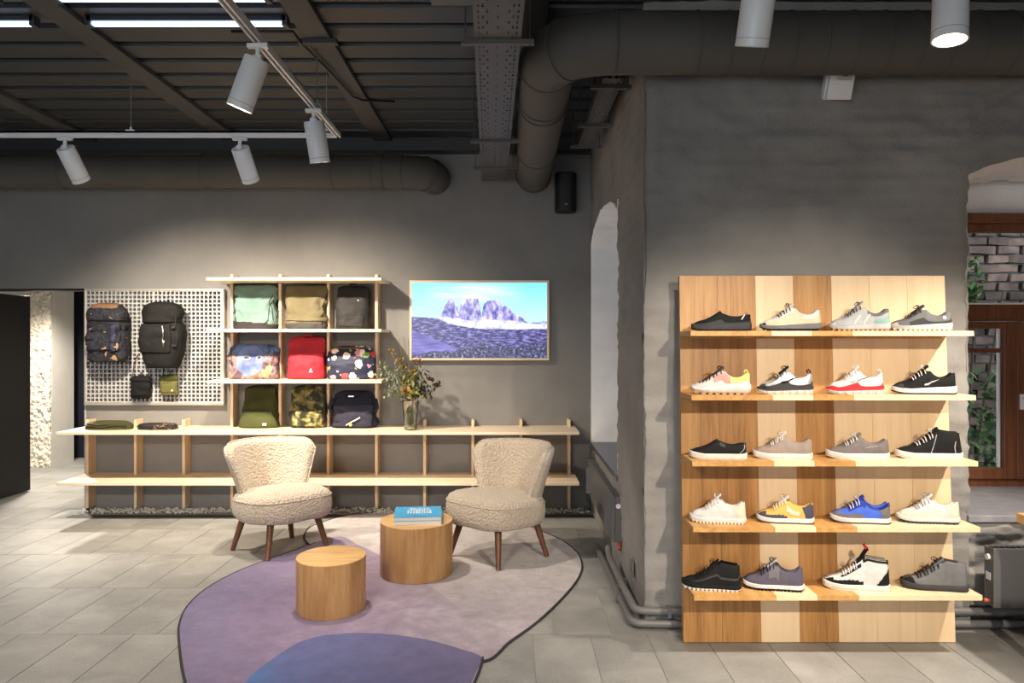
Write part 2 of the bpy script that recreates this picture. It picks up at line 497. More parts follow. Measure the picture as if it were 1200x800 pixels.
jb.grid(lambda a, b: (WX0 - .03 + (WX1 - WX0 + .06) * a, YP + (PW - YP) * b - .006 * (b == 0), wtop(WX0 + (WX1 - WX0) * a) + (.03 * fbm((a * 8, b * 4, 1)) + .012 * fbm((a * 25, b * 14, 1))) * min(1, b * 8)), 60, 30)
jb.mm(WX0 - .05, WX1 + .05, PW + .02, PW + .06, 2.42, 2.75)
o = jb.build('wall_window_reveal', m_whitebrick, smooth=True); struct(o, 'white plastered reveal above the brown window', 'wall')
sk = MB()
sk.mm(XR + .02, WX0 - .01, PW, PW + .05, 0, ZC + .1); sk.mm(WX1 + .01, 7, PW, PW + .05, 0, ZC + .1)
sk.mm(WX0 - .01, WX1 + .01, PW, PW + .05, 0, WZ0 - .05); sk.mm(WX0 - .01, WX1 + .01, PW, PW + .05, 2.7, ZC + .1)
o = sk.build('wall_courtyard_front', M('outer_render', (0.4, 0.38, 0.35), .9)); struct(o, 'outer skin of the window wall', 'wall')
sl = MB().mm(WX0 - .01, WX1 + .01, YP - .02, PW, WZ0 - .04, WZ0 + .0).build('trim_5', M('grey_stone_sill', (0.27, 0.265, 0.29), 0.5, 0.15, 12, .2, 60), bevel=.006)
struct(sl, 'grey stone window sill under the brown window', 'sill')
w1 = sempty('window_1', 'brown wooden casement window with transom light', 'window', (0, PW, 0))
def zz(py): return PZ(py, PW)
def xx_(px): return PX(px, PW)
XM = xx_(1187)
fm = MB()
fm.mm(WX0 - .05, WX1 + .05, -.02, .06, zz(262), zz(250)); fm.mm(WX0 - .05, WX1 + .05, -.005, .06, zz(272), zz(262))
fm.mm(WX0 - .05, WX0 + .07, -.02, .06, WZ0, zz(250)); fm.mm(WX1 - .07, WX1 + .05, -.02, .06, WZ0, zz(250))
fm.mm(WX0 - .05, WX1 + .05, -.03, .06, zz(376), zz(357)); fm.mm(WX0 - .05, WX1 + .05, -.02, .06, zz(571), zz(560))
fm.build('outer_frame', m_sash, w1, bevel=.006)
MB().mm(WX0, WX1, -.035, .0, zz(357), zz(355)).build('drip_strip', M('pale_strip', (.7, .68, .7), .4), w1)
for sgn in (-1, 1):
    xa, xb = (WX0 + .07, XM) if sgn < 0 else (XM, WX1 - .07)
    c = MB(); sw = .085
    c.mm(xa, xa + sw, -.045, .03, zz(560), zz(377)); c.mm(xb - sw, xb, -.045, .03, zz(560), zz(377))
    c.mm(xa + sw, xb - sw, -.045, .03, zz(560), zz(547)); c.mm(xa + sw, xb - sw, -.045, .03, zz(385), zz(377))
    co = c.build('casement', m_sash, w1, bevel=.006)
    MB().mm(xa + sw, xb - sw, -.03, .02, zz(413), zz(408)).build('glazing_bar', m_sash, co)
    MB().mm(xa + sw, xb - sw, -.004, .004, zz(408), zz(385)).build('pane', m_glass, co)
    MB().mm(xa + sw, xb - sw, -.004, .004, zz(547), zz(413)).build('pane', m_glass, co)
    sp = MB()
    for x in (xa + sw + .012, xb - sw - .012): sp.mm(x - .006, x + .006, -.012, .012, zz(547), zz(385))
    sp.build('spacer_strip', M('pale_strip', (.7, .68, .7), .4), co)
MB().mm(WX0 + .05, WX1 - .05, .02, .028, zz(357), zz(272)).build('transom_pane', m_glass, w1)
hn = MB(); hx, hz = xx_(1192), zz(470)
hn.mm(hx - .014, hx + .014, -.062, -.045, hz - .05, hz + .05)
hn.tube([(hx, -.05, hz + .02), (hx, -.1, hz + .02), (hx + .01, -.105, hz + .01), (hx + .012, -.105, hz - .1)], .009, 8)
hn.build('handle', m_white, w1, smooth='auto')

# courtyard behind the window : old brick wall, ivy, ground, stacked pipes
cw = MB().mm(1.6, 9, 9.3, 9.6, -1.5, 7.5).build('courtyard_wall', M('lime_mortar', (0.22, 0.225, 0.24), .95, .25, 6, .5, 30))
struct(cw, 'old brick courtyard wall seen through the window', 'wall')
m_obrick = M('old_brick', (0.115, 0.075, 0.062), .9, .5, 7, .5, 40, rnd=.55)
bm_me = [MB().add([(x * .118 + random.uniform(-.014, .014), y, z * .043 + random.uniform(-.008, .008)) for x in (-1, 1) for y in (-.05, .05) for z in (-1, 1)],
        [(0, 1, 3, 2), (4, 6, 7, 5), (0, 4, 5, 1), (2, 3, 7, 6), (0, 2, 6, 4), (1, 5, 7, 3)]).mesh('brick', m_obrick) for _ in range(6)]
for r in range(0, 36):
    for k in range(0, 8):
        x = 5.05 + k * .265 + (.13 if r % 2 else 0) + random.uniform(-.02, .02); z = -.75 + r * .106
        inst(random.choice(bm_me), 'brick', cw, (x, 9.28 + random.uniform(-.03, .015), z), (0, random.uniform(-.05, .05), 0))
gd = MB().mm(NX + .1, 9, PW + .1, 9.3, -.9, -.8).build('courtyard_ground', M('wet_gravel', (0.2, 0.2, 0.2), .9, .3, 10)); struct(gd, 'gravel ground of the courtyard', 'ground')
m_ivy = M('ivy_leaf', (0.06, 0.15, 0.03), .6, .5, 9, rnd=.3)
def ivy(label, cx, cy, cz, rx, ry, rz, n, seed, ls=.09):
    g = random.Random(seed); mb = MB()
    for i in range(n):
        d = Vector((g.gauss(0, 1), g.gauss(0, 1), g.gauss(0, 1))).normalized() * g.random() ** .4
        c = Vector((cx + d.x * rx, cy + d.y * ry, cz + d.z * rz))
        q = Matrix.Rotation(g.uniform(0, 6.3), 3, 'Z') @ Matrix.Rotation(g.uniform(-1.2, 1.2), 3, 'X')
        s = ls * g.uniform(.6, 1.3)
        vs = [c + q @ Vector(p) * s for p in ((0, -.6, 0), (.45, -.1, .08), (.25, .4, .04), (0, .7, -.06), (-.25, .4, .04), (-.45, -.1, .08))]
        mb.add(vs, [(0, 1, 2, 3), (0, 3, 4, 5)])
    t = thing('ivy_bush', label, 'bush', (cx, cy, -.8))
    f = mb.build('foliage', m_ivy, t, loc=(-cx, -cy, .8)); tag(f, kind='stuff')
    st = MB()
    for a in range(4): st.tube([(a * .05 - .1, 0, 0), (a * .15 - .25, 0, (cz + .8) * .5), (a * .3 - .45, 0, cz + .8)], [.03, .02, .008], 6)
    st.build('stem', M('bark', (.08, .05, .03), .9), t)
ivy('dense dark green shrub low behind the casement glass', 4.95, 8.2, .2, 1.0, .55, 1.15, 900, 5)
ivy('bright green climber at the upper left of the old brick wall', 5.15, 8.95, 2.15, .22, .12, .55, 160, 8)
ivy('small green tuft high on the brick behind the transom glass', 6.35, 8.95, 1.95, .35, .12, .3, 140, 9)
for i in range(4):
    z = -.72 + .17 * i
    o = MB().cyl((3.6, 7.1 + .05 * (i % 2), .16 * i - .35), (5.6, 7.1 + .05 * (i % 2), .16 * i - .35), .075, n=20).build('drain_pipe', M('pale_blue_plastic', (.5, .62, .8), .3), smooth='auto')
    tag(o, 'pale blue plastic pipe in the pile outside the window', 'pipe', 'pale blue pipes piled outside')
rk = MB()
for x in (3.9, 5.2): rk.mm(x - .05, x + .05, 6.95, 7.3, -.8, -.425)
o = rk.build('pipe_trestle', M('bark', (.08, .05, .03), .9)); tag(o, 'low wooden trestle under the pale blue pipes', 'trestle')

# passage beyond the opening on the left
pw = MB()
face(pw, lambda x, z: (x, 9.8 - .045 * abs(fbm((x * 9, z * 9, 1), 4)) - .02 * fbm((x * 28, z * 28, 2)), z), PX(30, 9.8), PX(60, 9.8), K(0), K(2.6), .014, .014)
o = pw.build('wall_passage_end', M('cream_rough_plaster', (.7, .64, .54), .9, .08, 12, .6, 50), smooth=False); struct(o, 'rough cream plaster end of the passage wall', 'wall')
o = MB().mm(PX(30, 9.8) - 1.5, PX(60, 9.8) - .012, 9.83, 10.33, 0, 2.6).build('wall_passage', M('pale_grey_plaster', (.6, .58, .54), .85, .08, 3)); struct(o, 'pale grey plastered passage wall', 'wall')
o = MB().mm(-7, -2, 10.6, 10.7, 0, 2.6).build('wall_passage_back', M('navy_panel', (.008, .01, .02), .5)); struct(o, 'dark navy panel closing the passage', 'wall')
o = MB().mm(-9, -2, YB + .28, 10.7, 2.35, 2.45).build('ceiling_passage', M('passage_ceiling', (.3, .29, .28), .8)); struct(o, 'low ceiling of the passage', 'ceiling')
o = MB().mm(-3.9, -3.8, YB + .28, 10.6, 0, 2.4).build('wall_passage_side', M('pale_grey_plaster', (.6, .58, .54), .85)); struct(o, 'passage side wall behind the mesh panel', 'wall')
d = sempty('door_1', 'black door leaf standing open in the passage', 'door', (-5.06, 7.47, 0))
MB().mm(-.05, 0, 0, .78, .012, 2.045).build('door_leaf', m_blackdoor, d, bevel=.004)
hg = MB()
for z in (.3, 1.0, 1.75): hg.cyl((-.025, -.012, z - .05), (-.025, -.012, z + .05), .012, n=12)
hg.build('hinge', m_black, d, smooth='auto')
o = MB().mm(-9, -4.0, YB + .06, YB + .2, 2.05, 2.07).build('trim_2', m_black); struct(o, 'black sliding rail under the passage lintel', 'rail')
o = MB().mm(-4.0, -3.985, YB - .006, YB + .28, 0, 2.068).build('trim_3', M('pale_edge', (.45, .44, .43), .7)); struct(o, 'pale plaster edge of the passage opening', 'trim')

# ------------------------------------------------------------ ceiling
cl = MB(); per = .285; prof = []
y = -5.0
while y < YB + .2:
    prof += [(y, ZC), (y + .205, ZC), (y + .222, ZC + .07), (y + .268, ZC + .07)]
    y += per
n = len(prof)
cl.add([(x, a, b) for x in (-9, 7) for a, b in prof], [(i, i + 1, n + i + 1, n + i) for i in range(n - 1)])
cl.mm(-9, 7, -5, YB + .3, ZC + .12, ZC + .2)
o = cl.build('ceiling', m_ceil); struct(o, 'dark corrugated steel ceiling deck', 'ceiling')
for i, x in enumerate((-5.25, -3.88, -2.56, -1.18, .12)):
    o = MB().mm(x - .08, x + .08, -5, YB - .02, ZC - .035, ZC - .002).build('ceiling_beam', M('beam_paint', (.05, .05, .05), .6, .1, 2), bevel=.003)
    tag(o, 'flat dark steel beam crossing under the corrugated ceiling', 'beam', 'flat beams under the ceiling deck')
o = MB().mm(-9, XR - .01, YB - .16, YB - .003, ZC - .12, ZC - .003).build('steel_channel', m_ceil); tag(o, 'dark steel channel along the top of the back wall', 'channel')
cd = thing('conduit_run', 'thin dark conduit with saddle clamp under a ceiling beam', 'conduit', (-1.18, 4.8, ZC - .06))
MB().tube([(-.5, -.1, .045), (-.13, -.1, .045), (-.1, -.05, .0), (-.04, .5, 0), (0, 1.0, .0), (.06, 1.1, 0), (.3, 1.12, .0)], .009, 8).build('conduit', m_black, cd, smooth=True)
MB().box((0, -.02, .012), (.24, .05, .03)).build('clamp', m_ceil, cd, bevel=.004)

# ventilation ducts
def ring(mb, c, axis, r, t=.006, n=40):
    c = Vector(c); a = Vector(axis).normalized(); u = a.orthogonal().normalized(); w = a.cross(u)
    mb.tube([c + (u * math.cos(2 * math.pi * i / n) + w * math.sin(2 * math.pi * i / n)) * r for i in range(n)], t, 6, closed=True)
    return mb
def duct(name, label, pts, r, rings, ends=()):
    t = thing(name, label, 'duct', pts[0])
    o0 = Vector(pts[0])
    MB().tube([Vector(p) - o0 for p in pts], r, 48).build('pipe_body', m_duct, t, smooth='auto')
    for c, a, e in rings:
        ring(MB(), Vector(c) - o0, a, r + e).build('seam_ring', m_duct, t, smooth=True)
    return t
YD, ZD, rd = 4.07, 3.115, .158
Re = .31; xd = .2
pts = [(6.5, YD, ZD), (xd + Re, YD, ZD)]
arc = [(xd + Re - Re * math.sin(a), YD + Re - Re * math.cos(a), ZD) for a in (R(0), R(22.5), R(45), R(67.5), R(90))]
pts = [(6.5, YD, ZD), *[(xd + Re + .02, YD, ZD)], *arc[1:4], (xd, YD + Re, ZD), (xd, YB, ZD)]
rings = [((xd + Re + .02, YD, ZD), (1, 0, 0), .003), ((xd, YD + Re, ZD), (0, 1, 0), .003)]
rings += [((arc[2][0], arc[2][1], ZD), (1, -1, 0), .003)]
rings += [((xd, y, ZD), (0, 1, 0), .004) for y in (4.95, 5.05, 6.3, 7.3)]
rings += [((.95 + .16 * i, YD, ZD), (1, 0, 0), -.001) for i in range(14)]
bigd = duct('ventilation_duct', 'large dark round duct bending from the corner to the back wall', pts, rd, rings)
for y in (5.0, 6.6):
    b = MB(); b.tube([(xd + rd * 1.1 - 6.5, y - YD, 0), (xd + rd * 1.1 - 6.5, y - YD, ZC - ZD)], .004, 6)
    b.tube([(xd - rd * 1.1 - 6.5, y - YD, 0), (xd - rd * 1.1 - 6.5, y - YD, ZC - ZD)], .004, 6)
    b.build('hanger_rod', m_black, bigd)
YL, ZL, rl = 7.03, 3.09, .148
pts = [(-8.8, YL, ZL), (-.98, YL, ZL), (-.84, YL + .04, ZL), (-.75, YL + .13, ZL), (-.72, YB, ZL)]
duct('ventilation_duct', 'long dark round duct under the ceiling along the back wall', pts, rl,
     [((x, YL, ZL), (1, 0, 0), e) for x, e in ((-.98, .004), (-1.15, .004), (-1.25, .002), (-1.6, .004), (-2.75, .004), (-4.0, .004), (-5.2, .004))] + [((-.79, YL + .085, ZL), (1, 1, 0), .004)])

# perforated cable trays
def tray(name, label, x0, x1, z, y0, y1, w, sups):
    t = thing(name, label, 'cable tray', (x0, y0, z))
    L = y1 - y0; pitch = .06; rows = int(L / pitch)
    xs = [-w/2]; slot = []
    for c, hw in ((-.40, .0045), (-.31, .0045), (-.22, .0035), (0, .003), (.22, .0035), (.31, .0045), (.40, .0045)):
        xs += [c * w - hw, c * w + hw]; slot.append(len(xs) - 2)
    xs.append(w/2)
    mb = MB(); nx = len(xs); ys = []
    for r in range(rows): ys += [r * pitch, r * pitch + .016, r * pitch + .046]
    ys.append(L)
    sk = lambda y: (x1 - x0) * y / L
    vs = [(x + sk(y), y, 0) for y in ys for x in xs]
    fs = []
    for j in range(len(ys) - 1):
        for i in range(nx - 1):
            if i in slot and j % 3 == 1:
                if slot.index(i) in (0, 6) or (j // 3) % 2 == (slot.index(i) % 2): continue
            fs.append((j * nx + i, j * nx + i + 1, (j + 1) * nx + i + 1, (j + 1) * nx + i))
    mb.add(vs, fs)
    p = mb.build('perforated_base', m_tray, t)
    so = p.modifiers.new('thickness', 'SOLIDIFY'); so.thickness = .002
    for s in (-1, 1):
        f = MB(); x = s * w / 2
        f.add([(x - .0012, 0, 0), (x + .0012, 0, 0), (x + .0012, 0, .06), (x - .0012, 0, .06), (x - .0012 + sk(L), L, 0), (x + .0012 + sk(L), L, 0), (x + .0012 + sk(L), L, .06), (x - .0012 + sk(L), L, .06)],
              [(0, 1, 2, 3), (4, 7, 6, 5), (0, 4, 5, 1), (1, 5, 6, 2), (2, 6, 7, 3), (3, 7, 4, 0)])
        f.build('side_flange', m_tray, t)
    for y in sups:
        b = MB().box((sk(y - y0), y - y0, -.012), (w + .13, .035, .022))
        for s in (-1, 1): b.tube([(sk(y - y0) + s * (w / 2 + .045), y - y0, -.03), (sk(y - y0) + s * (w / 2 + .045), y - y0, ZC - z - .004)], .004, 6)
        b.build('support_bar', m_tray, t)
    cb = MB()
    for k in range(4): cb.tube([(-.06 + .04 * k, .02, .014), (-.05 + .035 * k + sk(L), L, .014)], .009, 6)
    cb.build('cable', m_black, t)
    return t
tray('cable_tray', 'wide perforated cable tray hanging beside the large duct', -.05, -.165, 3.04, 3.1, 7.2, .225, (3.83, 5.72, 6.6))
tray('cable_tray', 'narrow perforated cable tray close to the brick corner wall', .60, .585, 3.12, 4.62, 6.3, .115, (4.75, 5.6, 6.2))
o = MB().mm(-.36, -.02, 3.36, 3.52, 3.075, 3.08).build('cable_tray_branch', m_tray); tag(o, 'short branch plate leaving the wide cable tray', 'cable tray')
hg = MB()
for x in (-.33, -.2): hg.tube([(x, 3.44, 3.08), (x, 3.44, ZC)], .004, 6)
b2 = hg.build('hanger_rod', m_tray, o)

# small wall speaker and white sensor box
sp = thing('loudspeaker', 'black wall speaker high in the back corner', 'speaker', (PX(663, 7.2), YB, PZ(248, 7.2)))
sh = []
for a in range(28):
    an = 2 * math.pi * a / 28
    sh.append((.1 * math.copysign(abs(math.cos(an)) ** .6, math.cos(an)), -.11 + .1 * math.copysign(abs(math.sin(an)) ** .8, math.sin(an))))
MB().prism(sh, 0.0, .36).build('cabinet', M('speaker_black', (.006, .006, .007), .5), sp, bevel=.015)
MB().box((0, -.02, .18), (.05, .04, .12)).build('bracket', m_black, sp)
MB().box((0, -.2125, .06), (.03, .003, .006)).build('badge', m_chrome, sp)
sb = thing('sensor_box', 'white sensor box angled on the wall below the large duct', 'sensor', (PX(989, 4.2), YP - .02, PZ(112, 4.2)))
rotm = Matrix.Rotation(R(24), 3, 'X')
MB().box((-.0, -.055, .075), (.135, .05, .15), rotm).build('front_cover', m_white, sb, bevel=.006)
MB().box((-.045, -.02, .075), (.06, .05, .13), rotm).build('back_box', m_white, sb, bevel=.004)
gr = MB()
for k in range(5): gr.box(Vector((0.01, -.055, .075)) + rotm @ Vector((0, -.026, .03 + .008 * k)), (.08, .002, .003), rotm)
gr.build('vent_slots', M('grey_slot', (.35, .34, .33), .6), sb)

# ------------------------------------------------------------ tracks and spotlights
ZT = 3.02
m_lens_on = emis('lit_lens', (1.0, .82, .58), 22.0)
m_lens = M('dim_lens', (.7, .66, .58), .2)
def track(name, label, p0, p1, wires):
    t = thing(name, label, 'track', p0)
    a, b = Vector(p0), Vector(p1); d = b - a; L = d.length; u = d.normalized()
    yaw = math.atan2(u.y, u.x); t.rotation_euler = (0, 0, yaw)
    r = MB(); r.mm(0, L, -.018, -.009, -.02, .02); r.mm(0, L, .009, .018, -.02, .02); r.mm(0, L, -.018, .018, .006, .02)
    r.build('rail', m_white, t)
    cc = MB(); cc.mm(0, L, -.003, .003, -.012, .006); cc.build('conductor', M('grey_slot', (.35, .34, .33), .6), t)
    for k in wires:
        MB().mm(k - .03, k + .03, -.02, .02, .02, .03).tube([(k, 0, .03), (k, 0, .05)], .006, 8).build('clip', m_white, t)
        MB().tube([(k, 0, .04), (k, 0, ZC - ZT - .0)], .0018, 5).build('suspension_wire', m_chrome, t)
    return t
XT = -1.22; YT = 5.5
track('light_track', 'white track rail crossing parallel to the back wall', (-7.5, YT, ZT), (XT - .019, YT, ZT), (1.3, 3.5, 4.83, 6.2))
track('light_track', 'white track rail running from the room towards the back wall', (XT, .5, ZT), (XT, YT + .015, ZT), (1.0, 2.6, 4.42))
track('light_track', 'white track rail in front of the shoe display wall', (.2, 2.9, ZT), (5.2, 2.9, ZT), (.4, 2.8, 5.0))
track('light_track', 'white track rail further inside the shop', (-4.5, -.7, ZT), (5.0, -.7, ZT), (.6, 4.0, 8.0))
def spot(label, x, y, aim, lit, watts, cone=80, blend=.6, col=(1, .86, .68), size=.05, off=(0, 0)):
    d = Vector(aim).normalized()
    t = thing('track_spotlight', label, 'spotlight', (x, y, ZT - .02))
    MB().mm(-.05, .05, -.016, .016, -.022, -.001).build('adapter', m_white, t, bevel=.003)
    piv = Vector((0, 0, -.07))
    MB().tube([(0, 0, -.02), (0, 0, -.045), piv], [.012, .012, .016], 12).cyl(piv + Vector((-.02, 0, 0)), piv + Vector((.02, 0, 0)), .016, n=14).build('joint', m_white, t, smooth='auto')
    q = d.to_track_quat('Z', 'Y').to_matrix()
    top = piv + d * .005; Lb = .25; rb = .062
    def T(p): return top + q @ Vector(p)
    body = MB().lathe([(.0, 0), (rb - .004, 0), (rb, .005), (rb, Lb - .03), (rb, Lb - .02), (rb + .001, Lb), (rb - .006, Lb), (rb - .007, Lb - .012)], 36)
    body.v = [tuple(T(p)) for p in body.v]
    body.build('lamp_body', m_white, t, smooth='auto')
    rg = ring(MB(), T((0, 0, Lb - .03)), d, rb + .0002, .0012); rg.build('seam_ring', M('grey_slot', (.35, .34, .33), .6), t, smooth=True)
    ln = MB().lathe([(0, Lb - .012), (rb - .006, Lb - .012), (rb - .006, Lb - .006), (0, Lb - .006)], 32)
    ln.v = [tuple(T(p)) for p in ln.v]
    ln.build('lens', m_lens_on if lit else m_lens, t)
    if watts:
        l = bpy.data.lights.new('spot_lamp', 'SPOT'); l.energy = watts; l.color = col
        l.spot_size = R(cone); l.spot_blend = blend; l.shadow_soft_size = size
        lo = bpy.data.objects.new('spot_lamp', l); COL.objects.link(lo); lo.parent = t
        lo.location = T((0, 0, Lb + .012)); lo.rotation_euler = (-d).to_track_quat('Z', 'Y').to_euler()
    return t
WARM = (1, .89, .76)
spot('white spotlight tilted towards the mesh panel', PX(76, YT), YT, (.17, .74, -1), True, 270, 112, .9, (1, .86, .68))
spot('white spotlight tilted towards the cube shelves', PX(281, YT), YT, (.14, .74, -1), True, 225, 112, .9, (1, .86, .68))
spot('white spotlight aimed down-left with its warm lens glowing', XT, 3.77, (-.42, .1, -1), True, 80, 90, .6, WARM)
spot('white spotlight hanging straight down near the track corner', XT, 4.83, (.1, .25, -1), True, 110, 95, .6, WARM)
spot('white spotlight hanging before the duct with its lens turned away', PX(893, 2.9), 2.9, (-.05, .36, -1), False, 60, 95, .6, WARM)
spot('white spotlight before the duct with bright glowing lens', PX(1115, 2.9), 2.9, (-.06, -.06, -1), True, 110, 70, .6, WARM)
spot('white spotlight over the wooden table at the window', 3.1, 2.9, (-.3, .25, -1), True, 200, 95, .6, WARM)
spot('white spotlight deep in the shop aimed at the shoe display', 1.9, -.7, (-.08, 1, -.45), True, 420, 38, .6, (1, .87, .7))
spot('white spotlight deep in the shop aimed at the rug', -1.6, -.7, (.1, 1, -.62), True, 230, 62, .6, WARM)
spot('white spotlight deep in the shop aimed at the left floor', -3.6, -.7, (0, 1, -.62), True, 230, 62, .6, WARM)
pl = thing('downlight', 'round recessed downlight in the passage ceiling', 'downlight', (-5.2, 8.7, 2.35))
MB().lathe([(0, -.004), (.07, -.004), (.07, -.015), (.085, -.015), (.085, .0), (0, .0)], 28).build('trim_ring', m_white, pl, smooth='auto')
MB().lathe([(0, -.012), (.066, -.012), (.066, -.005), (0, -.005)], 28).build('lens', m_lens_on, pl)
l = bpy.data.lights.new('downlight_lamp', 'SPOT'); l.energy = 330; l.color = (1, .91, .78); l.spot_size = R(150); l.spot_blend = .5; l.shadow_soft_size = .06
lo = bpy.data.objects.new('downlight_lamp', l); COL.objects.link(lo); lo.parent = pl; lo.location = (0, 0, -.03)

# linear ceiling lights between the beams
m_tube = emis('cool_led_tube', (.5, .68, 1.0), 1.7)
def batten(x0, x1, y, label):
    t = thing('linear_ceiling_light', label, 'ceiling light', ((x0 + x1) / 2, y, ZC), group='linear lights on the ceiling deck')
    h = (x1 - x0) / 2
    MB().mm(-h, h, -.03, .03, -.028, -.001).build('housing', m_ceil, t)
    MB().mm(-h + .02, h - .02, -.022, .022, -.05, -.028).build('diffuser', m_tube, t, bevel=.008)
    for q in (-h + .005, h - .005): MB().mm(q - .015, q + .015, -.03, .03, -.055, -.001).build('end_cap', m_ceil, t)
LB = 'linear ceiling light with cool white diffuser between two ceiling beams'
batten(-2.44, -1.3, 4.53, LB); batten(-3.75, -2.75, 4.53, LB)
batten(-2.44, -1.3, 4.2, LB); batten(-3.75, -2.75, 4.2, LB)

# ------------------------------------------------------------ long wall shelf and cube shelves (one joined unit)
su = thing('shelf_unit', 'long birch wall shelf with cube tower built on slotted uprights', 'shelf', (0, YB, 0))
TB = .025
SX0, SX1, SYF = PX(65.5, 6.8), PX(679, 6.8), 6.8
def board(parent, name, x0, x1, yf, ztop, mat=m_birch_x):
    return MB().mm(x0, x1, yf - YB, -.004, ztop - TB, ztop).build(name, mat, parent, bevel=.0025)
ZU, ZLW = .786, .347
# boards are butted in three lengths
for z in (ZU, ZLW):
    cuts = [SX0, PX(441, 7.21) + .0, PX(441, 7.21) + .0 + .0, SX1]
    board(su, 'shelf_board', SX0, -1.2525, SYF, z); board(su, 'shelf_board', -1.2505, SX1, SYF, z)
UP0, US = -3.903, .4428
UPY = 7.21
ZS = [2.13, 1.678, 1.228]
TX0, TX1, TYF = PX(241.5, 6.87), PX(447, 6.87), 6.87
for z in ZS: board(su, 'shelf_board', TX0, TX1, TYF, z)
for k in range(11):
    x = UP0 + US * k
    top = 2.185 if 3 <= k <= 6 else .852
    MB().mm(x - TB / 2, x + TB / 2, UPY - YB, -.002, .04, top).build('upright', m_birch_z, su, bevel=.002)
MB().mm(UP0 - .012, UP0 + .012, UPY - YB, UPY - YB + .03, 0, .04).build('foot', m_black, su)

# ------------------------------------------------------------ white grating panel
gx0, gx1, gz0, gz1 = PX(100, 7.32), PX(263.5, 7.32), PZ(474.5, 7.32), PZ(338.5, 7.32)
gp = thing('mesh_panel', 'white metal grating panel hung on the grey wall', 'panel', (gx0, YB, gz0))
GW, GH = gx1 - gx0, gz1 - gz0
m_frame = M('pale_steel_frame', (.62, .57, .5), .35, metal=.6)
MB().mm(0, GW, -.055, -.01, 0, .03).build('frame_rail', m_frame, gp, bevel=.004)
MB().mm(0, GW, -.055, -.01, GH - .02, GH).build('frame_rail', m_frame, gp, bevel=.004)
MB().mm(0, .02, -.055, -.01, .03, GH - .02).build('frame_stile', m_frame, gp, bevel=.004)
MB().mm(GW - .03, GW, -.055, -.01, .03, GH - .02).build('frame_stile', m_frame, gp, bevel=.004)
gb = MB(); nx, nz = 32, 27
m_grid = M('white_grating', (.46, .46, .46), .4)
for i in range(nx + 1):
    x = .02 + (GW - .05) * i / nx; t = .0062 if i != nx // 2 else .011
    gb.mm(x - t, x + t, -.05, -.022, .03, GH - .02)
for j in range(nz + 1):
    z = .03 + (GH - .05) * j / nz
    gb.mm(.02, GW - .03, -.046, -.02, z - .0062, z + .0062)
o = gb.build('grating', m_grid, gp); tag(o, kind='stuff')

# ------------------------------------------------------------ soft bags
def fabric(name, col, rough=.85, var=.15, vs=5, bump=.35, bs=28):
    return M(name, col, rough, var, vs, bump, bs, bdist=.012, spec=.15)
def bag_body(w, h, d, seed, taper=.9, nexp=3.2, wr=.012, top_round=.12, sag=0.0, belly=.06, prof=None, lean=0.0):
    """returns fn(a, s): a around (0..1, front at a=.75), s up (0..1)"""
    def fn(a, s):
        an = 2 * math.pi * a
        cx, cy = math.cos(an), math.sin(an)
        e = 2 / nexp
        x = math.copysign(abs(cx) ** e, cx); y = math.copysign(abs(cy) ** e, cy)
        k = (1 - (1 - taper) * s) * (interp(prof, s) if prof else 1)
        edge = 1.0
        if s > 1 - top_round: edge = math.sqrt(max(0, 1 - ((s - 1 + top_round) / top_round) ** 2)) * .45 + .55
        if s < .08: edge = .9 + .1 * math.sqrt(s / .08)
        bel = 1 + belly * math.sin(math.pi * min(1, s * 1.15))
        px = x * w / 2 * k * edge * (1 + .03 * math.sin(s * 5 + seed)); py = y * d / 2 * edge * bel * (1 - .15 * s)
        z = s * h
        if y < 0: py += lean * d * s * s * (-y)
        n = wr * (fbm((px * 5 + seed, py * 5, z * 7)) + 1.2 * abs(mnoise.noise(Vector((px * 9 + seed * 3, z * 14, py * 6)))) - .3)
        f = (s * (1 - s) * 4) ** .4
        px += n * x * f; py += n * y * f
        z -= sag * (1 - abs(x)) * sm(.75, 1, s)
        return Vector((px, py, z + .004 * f * fbm((px * 8, py * 8, seed))))
    return fn
def bag_mesh(fn, na=56, ns=28):
    mb = MB().grid(lambda a, s: fn(a, s), na, ns, cu=True)
    mb.f.append(tuple(i * ns + ns - 1 for i in range(na)))
    mb.f.append(tuple(i * ns for i in range(na - 1, -1, -1)))
    return mb
def patch(fn, keep, off=.006, na=80, ns=44):
    """a panel lifted off the bag surface where keep(x, s, y) holds"""
    base = {}
    def g(a, s):
        p = fn(a, s); e = 1e-3
        da = fn((a + e) % 1, s) - fn((a - e) % 1, s); ds = fn(a, min(1, s + e)) - fn(a, max(0, s - e))
        nrm = da.cross(ds)
        if nrm.length < 1e-12: return p
        return p + nrm.normalized() * off
    def kp(a, s):
        p = fn(a, s); return keep(p.x, s, p.y)
    return MB().grid(g, na, ns, cu=True, keep=kp)
def put(mb, name, mat, parent, solid=.004):
    if not mb.f: return None
    o = mb.build(name, mat, parent, smooth=True)
    if solid:
        m = o.modifiers.new('thickness', 'SOLIDIFY'); m.thickness = solid; m.offset = -1
    return o
m_strap = M('black_webbing', (.012, .012, .013), .7)
BG = 'bags in the cube shelves'
def cubby(name, label, px0, px1, ptop, zs, Y=7.2, d=.22, cat='bag', Yf=7.1, rz=0, **kw):
    w = (px1 - px0) / F * Yf; xc = ((px0 + px1) / 2 - 600) / F * Yf
    h = PZ(ptop, Yf + .06) - zs
    t = thing(name, label, cat, (xc, Y, zs), rz, BG)
    kw.setdefault('lean', .38); kw.setdefault('nexp', 2.8); kw['wr'] = kw['wr'] * 1.7
    return t, w, h, bag_body(w, h, d, **kw)
